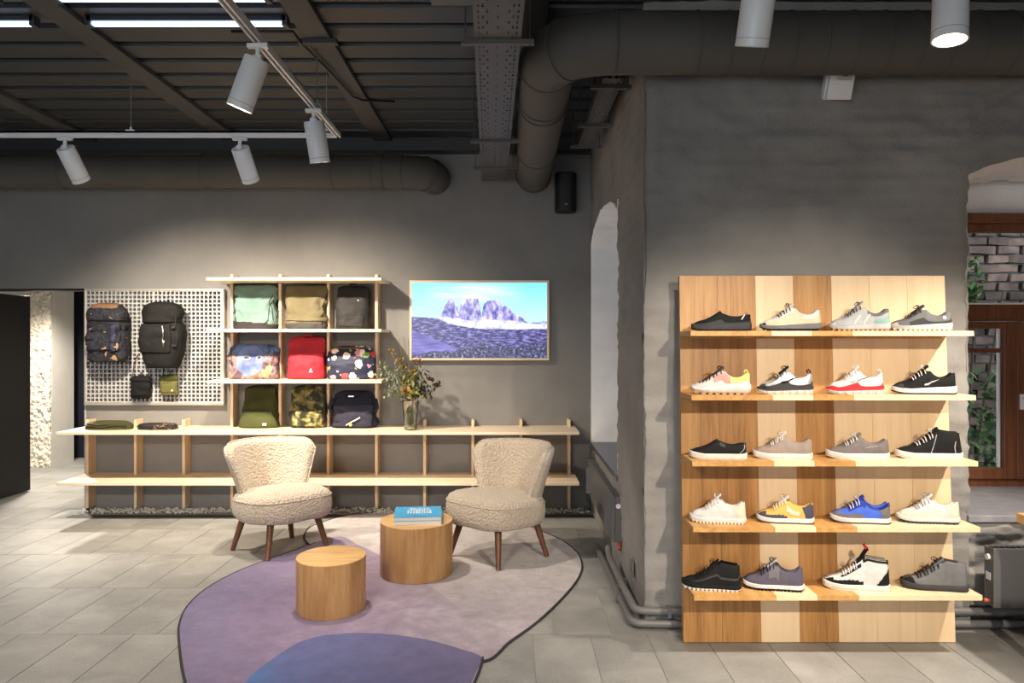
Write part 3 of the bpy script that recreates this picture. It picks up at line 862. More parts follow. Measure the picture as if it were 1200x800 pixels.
# 1 mint roll-top
t, w, h, fn = cubby('backpack', 'mint green backpack with dark base and black side cords', 269, 321, 332.5, ZS[1], seed=1.3, taper=.98, wr=.02, prof=[(0, .9), (.2, .98), (.6, 1), (1, .97)])
put(bag_mesh(fn), 'body', fabric('mint_canvas', (.165, .265, .235)), t, 0)
put(patch(fn, lambda x, s, y: s < .15 - .16 * x), 'base_panel', fabric('dark_brown_canvas', (.035, .028, .028)), t)
def cord(t, fn, path, r=.006, mat=m_strap, name='strap', off=.008):
    pts = []
    for a, s in path:
        p = fn(a, s); c = Vector((0, 0, p.z)); nrm = (p - c).normalized(); pts.append(p + nrm * off)
    # resample
    out = []
    for i in range(len(pts) - 1):
        for k in range(4): out.append(pts[i].lerp(pts[i + 1], k / 4))
    out.append(pts[-1])
    return MB().tube(out, r, 8, flat=.6).build(name, mat, t, smooth=True)
cord(t, fn, [(.9, .75), (.87, .62), (.89, .5), (.86, .35), (.85, .2), (.82, .1)])
cord(t, fn, [(.93, .7), (.9, .55), (.92, .45), (.9, .2)])
cord(t, fn, [(.6, .72), (.57, .6), (.58, .4), (.62, .25), (.63, .12)], .008)
MB().tube([(w * .42, -.02, h * .62), (w * .56, -.04, h * .4), (w * .5, -.03, .1), (w * .4, -.02, .02)], .009, 8, flat=.5).build('strap', m_strap, t, smooth=True)
# 2 khaki
t, w, h, fn = cubby('backpack', 'khaki backpack with folded front and grey base', 333, 380, 333, ZS[1], seed=4.1, taper=1.0, wr=.018)
put(bag_mesh(fn), 'body', fabric('khaki_canvas', (.165, .14, .08)), t, 0)
put(patch(fn, lambda x, s, y: s < .13), 'base_panel', fabric('grey_brown_canvas', (.06, .055, .055)), t)
put(patch(fn, lambda x, s, y: y < 0 and .18 < s < .24 + .1 * x, .014), 'fold', fabric('khaki_canvas', (.165, .14, .08)), t)
cord(t, fn, [(.9, .62), (.88, .5), (.9, .38), (.87, .3)], .009, fabric('khaki_canvas', (.165, .14, .08)))
cord(t, fn, [(.93, .8), (.92, .5), (.9, .1)], .008)
# 3 charcoal
t, w, h, fn = cubby('backpack', 'plain charcoal backpack with small white dot logo', 391, 431, 334, ZS[1], seed=7.7, taper=.96, wr=.008)
put(bag_mesh(fn), 'body', fabric('charcoal_nylon', (.032, .030, .030), .6), t, 0)
put(patch(fn, lambda x, s, y: y < 0 and .06 < s < .3 and abs(x) < w * .36, .007), 'front_pocket', fabric('charcoal_nylon', (.032, .030, .030), .6), t)
MB().box(fn(.80, .66) + Vector((0, -.006, 0)), (.01, .004, .01)).build('logo', m_white, t)
MB().tube([(-.03, 0, h - .01), (-.03, 0, h + .012), (.03, 0, h + .012), (.03, 0, h - .01)], .006, 8).build('handle', m_strap, t, smooth=True)
# 4 blue printed pouch
def print_blue():
    m, nt, b = new_mat('blue_collage_print')
    tc = node(nt, 'ShaderNodeTexCoord'); sx = node(nt, 'ShaderNodeSeparateXYZ'); nt.links.new(tc.outputs['Object'], sx.inputs[0])
    X, Z = sx.outputs[0], sx.outputs[2]
    v = coords(nt)
    f = noisef(nt, v, 11, 3, .55, .8)
    col = ramp(nt, f, [(0, (.12, .2, .55)), (.4, (.22, .1, .08)), (.5, (.55, .45, .6)), (.58, (.35, .16, .1)), (.66, (.75, .6, .45))], 'LINEAR')
    def ell(cx, cz, rx, rz, soft=.06):
        a = mathn(nt, 'POWER', mathn(nt, 'ABSOLUTE', mathn(nt, 'DIVIDE', mathn(nt, 'SUBTRACT', X, cx), rx)), 2)
        c = mathn(nt, 'POWER', mathn(nt, 'ABSOLUTE', mathn(nt, 'DIVIDE', mathn(nt, 'SUBTRACT', Z, cz), rz)), 2)
        s = mathn(nt, 'ADD', a, c)
        return mathn(nt, 'DIVIDE', mathn(nt, 'SUBTRACT', 1.0 + soft, s), 2 * soft, True)
    top = mathn(nt, 'GREATER_THAN', Z, .225)
    col = mixrgb(nt, top, col, ramp(nt, f, [(.35, (.03, .06, .25)), (.6, (.2, .38, .8))]))
    col = mixrgb(nt, ell(-.02, .17, .125, .135), col, ramp(nt, noisef(nt, v, 7, 3), [(.35, (.16, .22, .75)), (.65, (.38, .55, 1.0))]))
    for cx, rx in ((-.055, .024), (.06, .018)):
        col = mixrgb(nt, ell(cx, .195, rx * 1.5, .02), col, (.6, .75, 1.0))
        col = mixrgb(nt, ell(cx, .195, rx, .012), col, (.06, .05, .05))
    col = mixrgb(nt, ell(.13, .05, .035, .03), col, (.95, .45, .15))
    col = mixrgb(nt, ell(.155, .1, .03, .025), col, (.35, .62, .2))
    col = mixrgb(nt, 1.0, col, (.5, .5, .5), 'MULTIPLY')
    nt.links.new(col, b.inputs['Base Color']); b.inputs['Roughness'].default_value = .6
    add_bump(nt, b, noisef(nt, v, 20, 3), .3, .01)
    return m
t, w, h, fn = cubby('printed_pouch', 'pouch bag with blue and brown painted print', 265, 325, 403, ZS[2], d=.18, Y=7.17, seed=2.2, taper=.98, wr=.012, top_round=.2)
put(bag_mesh(fn), 'body', print_blue(), t, 0)
cord(t, fn, [(.57, .98), (.6, .8), (.62, .6), (.6, .4)], .006, M('brown_strap', (.12, .05, .03), .7))
cord(t, fn, [(.9, 1.0), (.885, .8), (.88, .6), (.87, .4)], .007, M('brown_strap', (.12, .05, .03), .7))
# 5 red
t, w, h, fn = cubby('backpack', 'red backpack with small white logo on the pocket', 335, 379, 394, ZS[2], seed=9.1, taper=.98, wr=.006)
m_red = fabric('red_nylon', (.42, .028, .045), .6, .08)
put(bag_mesh(fn), 'body', m_red, t, 0)
put(patch(fn, lambda x, s, y: y < -.02 and .03 < s < .62 and abs(x) < w * (.47 - .12 * max(0, s - .3)), .012), 'front_pocket', m_red, t)
lg = MB(); q = fn(.79, .2) + Vector((0, -.02, 0))
lg.add([q + Vector(p) for p in ((-.018, 0, -.012), (.018, 0, -.012), (.018, 0, -.006), (-.018, 0, -.006), (-.013, 0, -.004), (.01, 0, -.004), (.004, 0, .018), (-.002, 0, .024))], [(0, 1, 2, 3), (4, 5, 6, 7)])
lg.build('logo', m_white, t)
MB().tube([(-.04, 0, h - .015), (-.035, 0, h + .008), (.035, 0, h + .008), (.04, 0, h - .015)], .007, 8).build('handle', m_red, t, smooth=True)
# 6 floral
def print_floral():
    m, nt, b = new_mat('floral_print')
    v = coords(nt)
    vo = node(nt, 'ShaderNodeTexVoronoi'); vo.inputs['Scale'].default_value = 13; nt.links.new(v, vo.inputs['Vector'])
    wob = noisef(nt, v, 45, 2)
    dd = mathn(nt, 'ADD', vo.outputs['Distance'], mathn(nt, 'MULTIPLY', wob, .45))
    spot_ = mathn(nt, 'LESS_THAN', dd, .68)
    sep = node(nt, 'ShaderNodeSeparateColor'); nt.links.new(vo.outputs['Color'], sep.inputs[0])
    pal = ramp(nt, sep.outputs[0], [(0, (.85, .8, .68)), (.3, (.65, .06, .07)), (.45, (.9, .82, .7)), (.6, (.75, .45, .05)), (.72, (.2, .35, .1)), (.86, (.75, .3, .35))], 'CONSTANT')
    nt.links.new(mixrgb(nt, spot_, (.008, .012, .045), pal), b.inputs['Base Color'])
    b.inputs['Roughness'].default_value = .6
    return m
t, w, h, fn = cubby('printed_pouch', 'navy pouch bag with bright tropical flower print', 381, 440, 405, ZS[2], d=.19, Y=7.17, seed=5.5, taper=.93, wr=.01, top_round=.25)
put(bag_mesh(fn), 'body', print_floral(), t, 0)
put(patch(fn, lambda x, s, y: s > .9 and y < 0, .004), 'zip_flap', print_floral() if False else M('olive_zip', (.1, .1, .05), .7), t, .002)
# 7 dark olive
t, w, h, fn = cubby('backpack', 'dark olive backpack with wide base and white tag', 277, 325, 452, ZU, seed=3.3, taper=.72, wr=.007)
m_ol = fabric('dark_olive_canvas', (.045, .05, .018))
put(bag_mesh(fn), 'body', m_ol, t, 0)
put(patch(fn, lambda x, s, y: y < -.01 and .03 < s < .4 and abs(x) < w * (.49 - .42 * s), .012), 'front_pocket', fabric('olive_canvas', (.075, .085, .03)), t)
MB().box(fn(.80, .1) + Vector((0, -.02, 0)), (.035, .003, .02)).build('tag', m_white, t)
# 8 camo
t, w, h, fn = cubby('backpack', 'brown and olive camouflage backpack', 337, 380, 452, ZU, seed=6.4, taper=.95, wr=.01)
m_camo = camo('woodland_camo', [(.012, .013, .008), (.06, .065, .02), (.16, .13, .045), (.24, .19, .08)], 15, stops=[0, .45, .53, .62])
put(bag_mesh(fn), 'body', m_camo, t, 0)
put(patch(fn, lambda x, s, y: y < -.02 and .05 < s < .42 and abs(x) < w * .42, .012), 'front_pocket', camo('woodland_camo_bright', [(.02, .022, .012), (.1, .11, .035), (.32, .24, .07), (.6, .52, .35)], 18, stops=[0, .45, .54, .63]), t)
cord(t, fn, [(.92, .95), (.9, .7), (.91, .4), (.9, .1)], .009)
# 9 navy
t, w, h, fn = cubby('shoulder_bag', 'navy shoulder bag with knotted sides and yellow button', 385, 441, 458, ZU, seed=8.8, taper=.9, wr=.014, top_round=.25)
m_nv = fabric('navy_cloth', (.018, .02, .038), .7)
put(bag_mesh(fn), 'body', m_nv, t, 0)
put(patch(fn, lambda x, s, y: y < -.02 and .05 < s < .6 and abs(x) < w * .4, .012), 'front_pocket', fabric('navy_pocket', (.035, .035, .055), .7), t)
for sx in (-1, 1):
    MB().tube([(sx * w * .42, -.03, h * .35), (sx * w * .5, -.06, h * .55), (sx * w * .47, -.05, h * .75), (sx * w * .36, -.02, h * .82), (sx * w * .38, -.03, h * .6)], .018, 10).build('knot', m_nv, t, smooth=True)
MB().cyl((w * -.02, -.145, .035), (w * -.02, -.135, .035), .014, n=16).build('button', M('yellow_button', (.6, .5, .12), .4), t)
MB().tube([(-.05, -.13, .03), (.0, -.145, .06), (.06, -.14, .09), (.075, -.135, .1)], .006, 8).build('lace_trim', m_white, t, smooth=True)
MB().box((-.02, -.06, h * .86), (.05, .02, .01)).build('clasp', m_chrome, t)

# folded bags on the upper board, left
def folded(label, px0, px1, Y, h, mat, seed, d=.17):
    w = (px1 - px0) / F * Y; xc = ((px0 + px1) / 2 - 600) / F * Y
    t = thing('folded_bag', label, 'bag', (xc, Y + d / 2, ZU), 0)
    fn = bag_body(w, h, d, seed, .97, 3.0, .012, .5)
    put(bag_mesh(fn, 48, 16), 'body', mat, t, 0)
    for k in range(2):
        MB().tube([(w * (-.45 + .05 * k), -d * .42, h * (.5 + .25 * k)), (-w * .1, -d * .52, h * (.35 + .2 * k)), (w * .2, -d * .5, h * (.6 + .2 * k)), (w * .46, -d * .4, h * (.55 + .2 * k))], .009, 8, flat=.6).build('strap', mat, t, smooth=True)
folded('folded olive hip bag lying on the long shelf', 96, 149, 6.95, .075, fabric('olive_nylon', (.06, .06, .025), .6), 1.1)
folded('folded dark camouflage hip bag lying on the long shelf', 157, 203, 6.95, .055, camo('dark_camo', [(.012, .012, .014), (.02, .02, .022), (.35, .2, .12), (.02, .02, .02)], 12, stops=[0, .5, .62, .655]), 2.7)

# bags hung on the grating
HG = 'bags hung on the grating'
def hung(name, label, px0, px1, p0, p1, d, cat, **kw):
    Yc = YB - .06 - d / 2; Yf = Yc - d * .3
    w = (px1 - px0) / F * Yf; xc = ((px0 + px1) / 2 - 600) / F * Yf
    z0 = PZ(p1, Yf); h = PZ(p0, Yf) - z0
    t = thing(name, label, cat, (xc, Yc, z0), 0, HG)
    hk = MB().tube([(0, d / 2 + .02, h + .04), (0, d / 2 - .02, h + .035), (0, d / 2 - .03, h - .01)], .005, 8)
    hk.build('hanging_loop', m_strap, t, smooth=True)
    return t, w, h, bag_body(w, h, d, **kw)
m_ncamo = camo('navy_camo', [(.008, .008, .012), (.022, .022, .04), (.009, .009, .01), (.3, .2, .12)], 13, stops=[0, .44, .52, .655])
t, w, h, fn = hung('backpack', 'navy camouflage backpack hung on the grating', 99, 147, 357, 424, .2, 'backpack', seed=1.7, taper=1, wr=.022, top_round=.16, prof=[(0, .86), (.12, .95), (.3, 1), (.66, 1), (.72, .95), (.85, .98), (1, .8)])
put(bag_mesh(fn), 'body', m_ncamo, t, 0)
put(patch(fn, lambda x, s, y: y < 0 and .72 < s and abs(x) < w * .5, .012), 'top_lid', m_ncamo, t)
put(patch(fn, lambda x, s, y: y < -.02 and .2 < s < .66 and abs(x) < w * .38, .016), 'front_pocket', m_ncamo, t)
put(patch(fn, lambda x, s, y: y < -.02 and .16 < s < .62 and w * .2 < x < w * .3, .026), 'compression_strap', M('navy_webbing', (.025, .025, .06), .7), t)
put(patch(fn, lambda x, s, y: y < 0 and .94 < s and abs(x) < w * .3, .018), 'grab_handle', M('tan_leather', (.2, .11, .055), .6), t)
for q in ((-.3, .02), (.22, -.01), (.3, .0)):
    MB().tube([(q[0] * w, -.05, .03), (q[0] * w - .03, -.06, -.0), (q[0] * w - .05, -.05, -.02 + q[1])], .006, 6).build('strap_end', m_strap, t, smooth=True)
t, w, h, fn = hung('backpack', 'black roll-top backpack with silver zip hung on the grating', 162, 214, 355, 431, .2, 'backpack', seed=3.9, taper=1, wr=.012, top_round=.12, prof=[(0, .72), (.1, .8), (.26, .97), (.5, 1), (.66, .88), (.72, .8), (.84, .86), (.95, .8), (1, .62)])
m_bk = fabric('black_nylon', (.010, .0095, .0095), .7, .12)
put(bag_mesh(fn), 'body', m_bk, t, 0)
put(patch(fn, lambda x, s, y: y < 0 and .7 < s, .014), 'roll_top', m_bk, t)
put(patch(fn, lambda x, s, y: y < -.01 and .24 < s < .68 and -w * .5 < x < w * .26, .010), 'front_pocket', fabric('black_nylon_pocket', (.013, .0125, .0125), .7), t)
put(patch(fn, lambda x, s, y: y < -.02 and .36 < s < .66 and abs(x - w * (.13 - .1 * (s - .36))) < .005, .026, 220), 'zip', m_chrome, t, .001)
for s_ in (.34, .62): MB().box(fn(.845, s_) + Vector((.006, -.02, 0)), (.035, .02, .02)).build('buckle', m_strap, t, bevel=.004)
cord(t, fn, [(.88, .82), (.86, .65), (.87, .45), (.86, .34)], .008)
def pouch(label, px0, px1, p0, p1, mat, seed, l):
    t, w, h, fn = hung('pouch', label, px0, px1, p0, p1, .06, 'pouch', seed=seed, taper=1.0, wr=.01, top_round=.15)
    put(bag_mesh(fn, 40, 18), 'body', mat, t, 0)
    put(patch(fn, lambda x, s, y: y < 0 and .15 < s < .55 and abs(x) < w * .4, .006, 60, 30), 'front_pocket', mat, t)
    put(patch(fn, lambda x, s, y: y < 0 and s > .78, .007, 60, 30), 'flap', mat, t)
    for sx in (-1, 1):
        MB().tube([(sx * w * .42, 0, h * .9), (sx * w * .36, .012, h + l * .6), (sx * w * .2, .025, h + l)], .006, 6, flat=.5).build('shoulder_strap', m_strap, t, smooth=True)
    return t, fn
pouch('small black pouch hung below the roll-top backpack', 152, 175, 441, 467, m_bk, 5.2, .2)
t, fn = pouch('small olive pouch hung below the roll-top backpack', 187.5, 208, 440, 463, fabric('bright_olive', (.13, .125, .04), .7), 6.1, .12)
MB().box(fn(.80, .25) + Vector((0, -.012, 0)), (.014, .003, .014)).build('badge', m_white, t)

# ------------------------------------------------------------ television
tx0, tx1, tz0, tz1 = PX(480, 7.3), PX(643.5, 7.3), PZ(422, 7.3), PZ(328.5, 7.3)
tv = thing('television', 'wall television in slim oak frame showing a mountain landscape', 'television', (tx0, YB, tz0))
TW, TH = tx1 - tx0, tz1 - tz0
fb = .02
MB().mm(0.01, TW - .01, -.045, -.004, .01, TH - .01).build('back_case', m_black, tv)
for a in ((0, TW, 0, fb), (0, TW, TH - fb, TH)): MB().mm(a[0], a[1], -.06, -.01, a[2], a[3]).build('frame_rail', m_birch_x, tv)
for a in ((0, fb), (TW - fb, TW)): MB().mm(a[0], a[1], -.06, -.01, fb, TH - fb).build('frame_stile', m_birch_z, tv)
def screen_mat():
    m, nt, b = new_mat('mountain_picture')
    tc = node(nt, 'ShaderNodeTexCoord'); sx = node(nt, 'ShaderNodeSeparateXYZ'); nt.links.new(tc.outputs['Generated'], sx.inputs[0])
    X, Z = sx.outputs[0], sx.outputs[2]
    v = coords(nt, (1.77, 1, 1), kind='Generated')
    vs_ = coords(nt, (1.2, 1, 6), kind='Generated')
    def curve(pts):
        c = node(nt, 'ShaderNodeFloatCurve'); cm = c.mapping; cv = cm.curves[0]
        while len(cv.points) < len(pts): cv.points.new(.5, .5)
        for p, q in zip(cv.points, pts): p.location = q; p.handle_type = 'VECTOR'
        cm.update(); nt.links.new(X, c.inputs['Value']); return c.outputs[0]
    def below(cv, amp, sc):
        n_ = mathn(nt, 'MULTIPLY', mathn(nt, 'SUBTRACT', noisef(nt, v, sc, 4), .5), amp)
        return mathn(nt, 'MULTIPLY', mathn(nt, 'SUBTRACT', mathn(nt, 'ADD', cv, n_), Z), 60, True)
    sky = mixrgb(nt, mathn(nt, 'MULTIPLY', mathn(nt, 'SUBTRACT', Z, .5), 2.2, True), (.42, .72, .95), (.18, .58, .95))
    cl_ = mathn(nt, 'MULTIPLY', mathn(nt, 'SUBTRACT', noisef(nt, vs_, 2.2, 4), .42), 5, True)
    band = mathn(nt, 'SUBTRACT', 1.0, mathn(nt, 'MULTIPLY', mathn(nt, 'ABSOLUTE', mathn(nt, 'SUBTRACT', Z, .84)), 5.5), True)
    bx = mathn(nt, 'SUBTRACT', 1.15, mathn(nt, 'MULTIPLY', mathn(nt, 'ABSOLUTE', mathn(nt, 'SUBTRACT', X, .46)), 3.0), True)
    col = mixrgb(nt, mathn(nt, 'MULTIPLY', mathn(nt, 'MULTIPLY', band, bx), mathn(nt, 'ADD', cl_, .45), True), sky, (.66, .78, .96))
    pk = curve([(0, .4), (.2, .5), (.23, .64), (.265, .78), (.29, .8), (.33, .74), (.35, .6), (.36, .72), (.38, .79), (.49, .8), (.505, .7), (.515, .55), (.53, .72), (.56, .77), (.65, .78), (.675, .68), (.69, .7), (.71, .68), (.75, .6), (.8, .56), (.86, .48), (.93, .47), (1, .5)])
    rock = ramp(nt, noisef(nt, coords(nt, (4.2, 1, 1.2), kind='Generated'), 6, 5, .6), [(.36, (.05, .05, .28)), (.5, (.26, .24, .52)), (.62, (.62, .55, .7))])
    col = mixrgb(nt, below(pk, .09, 16), col, rock)
    sn = curve([(0, .4), (.2, .52), (.25, .55), (.36, .53), (.44, .5), (.56, .52), (.66, .51), (.76, .5), (.88, .46), (1, .47)])
    col = mixrgb(nt, below(sn, .06, 12), col, ramp(nt, noisef(nt, v, 9, 4), [(.35, (.42, .42, .72)), (.6, (.86, .86, .98))]))
    hl = curve([(0, .56), (.1, .55), (.2, .53), (.27, .47), (.38, .43), (.5, .4), (.75, .39), (1, .4)])
    hm = ramp(nt, noisef(nt, coords(nt, (1.3, 1, 2.6), kind='Generated'), 15, 6, .7), [(.38, (.004, .004, .03)), (.5, (.055, .05, .2)), (.62, (.27, .25, .55))])
    col = mixrgb(nt, below(hl, .03, 14), col, hm)
    sl = curve([(0, .38), (.12, .3), (.25, .2), (.4, .1), (.6, .0), (1, 0)])
    col = mixrgb(nt, below(sl, .05, 5), col, ramp(nt, noisef(nt, vs_, 4, 4), [(.35, (.06, .055, .26)), (.65, (.2, .18, .52))]))
    fl = curve([(0, .06), (.3, .1), (.5, .2), (.7, .14), (.9, .2), (1, .22)])
    col = mixrgb(nt, below(fl, .2, 7), col, ramp(nt, noisef(nt, v, 28, 4, .7), [(.42, (.006, .006, .03)), (.56, (.07, .07, .18)), (.68, (.42, .42, .62))]))
    nt.links.new(col, b.inputs['Emission Color']); b.inputs['Emission Strength'].default_value = 1.0
    b.inputs['Base Color'].default_value = (.01, .01, .01, 1); b.inputs['Roughness'].default_value = .3
    return m
MB().mm(fb, TW - fb, -.052, -.046, fb, TH - fb).build('screen', screen_mat(), tv)

# ------------------------------------------------------------ vase with dried flowers
vx, vy = PX(480.5, 6.93), 6.96
va = thing('glass_vase', 'clear glass vase on the long shelf', 'vase', (vx, vy, ZU))
pr = [(.0, .004), (.052, .004), (.055, .012), (.062, .12), (.076, .26), (.073, .26), (.059, .12), (.051, .02), (0, .018)]
MB().lathe(pr, 32).build('glass_body', glass('thin_vase_glass', (.93, .95, .94)), va, smooth=True)
m_stemg = M('dry_green_stem', (.12, .11, .04), .8)
greens = [M('grey_green_leaf', (.20, .24, .15), .7, .35, 30), M('olive_leaf', (.18, .17, .045), .7, .4, 30), M('dark_leaf', (.035, .04, .025), .7, .3, 30),
          M('lime_leaf', (.35, .36, .07), .7, .3, 30), M('ochre_bloom', (.34, .2, .05), .8, .4, 40), M('brown_bloom', (.09, .055, .03), .8, .4, 40)]
def stem(label, tip, leafm, n, ls, spread, bloom=None, bm_=None, seed=0, name='dried_stem'):
    g = random.Random(seed)
    t = thing(name, label, 'dried flower', (vx, vy, ZU + .02), 0, 'dried stems in the glass vase')
    base = Vector((g.uniform(-.03, .03), g.uniform(-.03, .03), 0)); rim = Vector((tip[0] * .16, tip[1] * .16, .25)); tip = Vector(tip)
    pts = []
    for i in range(9):
        k = i / 8; a = base.lerp(rim, k); b = rim.lerp(tip, k); pts.append(a.lerp(b, k))
    MB().tube(pts, [.0045 - .0025 * i / 8 for i in range(9)], 6).build('stalk', m_stemg, t, smooth=True)
    if n:
        lf = MB()
        for i in range(n):
            k = g.uniform(.5, 1.0); c = pts[min(7, int(k * 8))].lerp(pts[min(8, int(k * 8) + 1)], g.random())
            c = c + Vector((g.gauss(0, spread), g.gauss(0, spread * .7), g.gauss(0, spread)))
            if c.z < .27: c.z = .27 + g.random() * .04
            q = Matrix.Rotation(g.uniform(0, 6.28), 3, 'Z') @ Matrix.Rotation(g.uniform(-1.3, 1.3), 3, 'X'); s = ls * g.uniform(.6, 1.3)
            lf.add([c + q @ Vector(p) * s for p in ((0, -.6, 0), (.3, 0, .1), (0, .7, -.05), (-.3, 0, .1))], [(0, 1, 2), (0, 2, 3)])
        tag(lf.build('foliage', leafm, t), kind='stuff')
    if bloom:
        b = MB()
        for c, r in bloom:
            c = tip + Vector(c)
            for i in range(14):
                a = i * 2.4; e = .2 + .75 * (i / 14)
                d = Vector((math.cos(a) * math.cos(e), math.sin(a) * math.cos(e), math.sin(e)))
                u = d.orthogonal().normalized()
                b.add([c, c + d * r + u * r * .35, c + d * r * 1.3, c + d * r - u * r * .35], [(0, 1, 2, 3)])
        b.build('bloom', bm_, t)
def tipp(px, py, dy=0): # tip relative to vase base
    return (PX(px, 6.93 + dy) - vx, dy, PZ(py, 6.93 + dy) - ZU - .02)
sd = [('tall bare brown twig standing upright in the vase', 473, 394, 0, 0, .0, .0), ('slender curved twig beside the television frame', 478, 397, 0, 0, 0, 0), ('short forked bare twig in the vase', 467, 397, 0, 0, 0, 0)]
for i, (lb, px, py, a, n, ls, spd) in enumerate(sd): stem(lb, tipp(px, py, .03), greens[5], 0, 0, 0, seed=i)
k = 10
for lb, px, py, dy, m_, n, ls, spd, bl, bmm in [
    ('grey-green leafy sprig leaning far to the left', 447, 440, -.03, 0, 110, .03, .045, None, None),
    ('grey-green leafy sprig arching over the shelf edge', 452, 428, .0, 0, 120, .03, .05, None, None),
    ('pale eucalyptus sprig drooping low on the left', 459, 455, -.06, 0, 110, .03, .045, None, None),
    ('small-leaved grey sprig in the middle of the bunch', 462, 436, .03, 0, 120, .028, .05, None, None),
    ('ochre thistle stem at the top of the bunch', 468, 424, 0, 1, 50, .035, .035, [((0, 0, 0), .035), ((.03, .02, -.06), .03)], 4),
    ('curled ochre seed stem rising on the left', 458, 411, .02, 5, 10, .03, .012, [((0, 0, 0), .022), ((.02, 0, -.03), .02)], 4),
    ('olive leaf stem in the centre of the bunch', 482, 436, -.04, 1, 90, .045, .045, [((0, 0, 0), .03)], 4),
    ('dark leaf stem behind the centre of the bunch', 490, 436, .05, 2, 110, .045, .055, None, None),
    ('brown seed head stem leaning to the right', 511, 453, 0, 2, 45, .035, .035, [((0, 0, 0), .035), ((-.05, 0, .05), .03)], 5),
    ('brown thistle stem rising beside the television', 490, 424, .02, 5, 30, .03, .025, [((0, 0, 0), .028), ((-.04, 0, .0), .025)], 4),
    ('lime green bloom stem low at the vase rim', 484, 462, -.08, 3, 45, .04, .03, [((0, 0, 0), .035)], 3),
    ('ochre leaf cluster low at the vase rim', 474, 458, -.08, 4, 60, .04, .03, [((0, 0, 0), .035)], 4),
    ('dark twiggy stem spreading to the right', 502, 444, .04, 2, 70, .03, .045, [((0, 0, 0), .022)], 5)]:
    stem(lb, tipp(px, py, dy), greens[m_], n, ls, spd, bl, greens[bmm] if bmm is not None else None, seed=k); k += 1

# ------------------------------------------------------------ rug
def smooth_loop(pts, n=8):
    out = []; m = len(pts)
    for i in range(m):
        p0, p1, p2, p3 = [Vector(pts[(i + j - 1) % m]) for j in range(4)]
        for k in range(n):
            t = k / n
            out.append(.5 * ((2 * p1) + (-p0 + p2) * t + (2 * p0 - 5 * p1 + 4 * p2 - p3) * t * t + (-p0 + 3 * p1 - 3 * p2 + p3) * t ** 3))
    return out
def fl(px, py):
    Y = H * F / (py - 400); return (PX(px, Y), Y)
grey = [fl(*p) for p in [(357, 627), (367, 617), (398, 607), (430, 602), (480, 600), (540, 603), (600, 612), (650, 630), (674, 646), (682, 662), (678, 678), (661, 700), (632, 728), (598, 753), (563, 776), (500, 745), (430, 700), (385, 655), (360, 637)]]
purp = [fl(*p) for p in [(395, 630), (420, 640), (450, 655), (520, 700), (560, 740), (566, 772), (540, 830), (480, 900), (400, 930), (300, 915), (240, 865), (217, 800), (210, 752), (211, 730), (221, 710), (245, 689), (285, 668), (340, 648)]]
blue = [fl(*p) for p in [(290, 800), (325, 771), (358, 752), (400, 745), (450, 745), (500, 752), (540, 763), (565, 773), (558, 790), (535, 835), (480, 898), (400, 925), (325, 905), (275, 845)]]
def rug_mat(name, stops, ang, x0, x1):
    m, nt, b = new_mat(name)
    v = coords(nt)
    g = node(nt, 'ShaderNodeVectorMath', operation='DOT_PRODUCT'); nt.links.new(v, g.inputs[0]); g.inputs[1].default_value = (math.cos(ang), math.sin(ang), 0)
    f = mathn(nt, 'DIVIDE', mathn(nt, 'SUBTRACT', g.outputs['Value'], x0), x1 - x0)
    n1 = noisef(nt, v, 5.0, 5, .65)
    f = mathn(nt, 'ADD', f, mathn(nt, 'MULTIPLY', mathn(nt, 'SUBTRACT', n1, .5), .7), True)
    c = ramp(nt, f, stops)
    n2 = noisef(nt, v, 160, 3, .7)
    n3 = noisef(nt, v, 9, 6, .7)
    c = mixrgb(nt, 1.0, c, ramp(nt, n3, [(.3, (.78, .78, .78)), (.7, (1.16, 1.16, 1.16))]), 'MULTIPLY')
    c = mixrgb(nt, .35, c, mixrgb(nt, n2, (0.0, 0, 0), (1, 1, 1)), 'OVERLAY')
    nt.links.new(c, b.inputs['Base Color']); b.inputs['Roughness'].default_value = .95
    b.inputs['Sheen Weight'].default_value = .2
    add_bump(nt, b, n2, .4, .004)
    return m
rg = thing('rug', 'organic shaped rug in lilac, purple and blue pile', 'rug', (-.6, 4.6, 0))
LG = (.47, .435, .43); LI = (.38, .325, .37); PU = (.22, .15, .27); BL = (.12, .13, .33)
m_rg = rug_mat('pale_lilac_pile', [(0, (.31, .24, .30)), (.4, LI), (1, LG)], R(60), -.58, 1.07)
m_rp = rug_mat('purple_pile', [(0, (.145, .13, .25)), (.35, (.185, .135, .245)), (.65, (.27, .2, .29)), (1, LI)], R(12), -1.52, .48)
m_rb = rug_mat('blue_pile', [(0, (.035, .15, .40)), (.35, (.075, .09, .25)), (1, (.115, .095, .22))], R(20), -1.09, .06)
EDG = M('dark_rug_binding', (.03, .026, .03), .9)
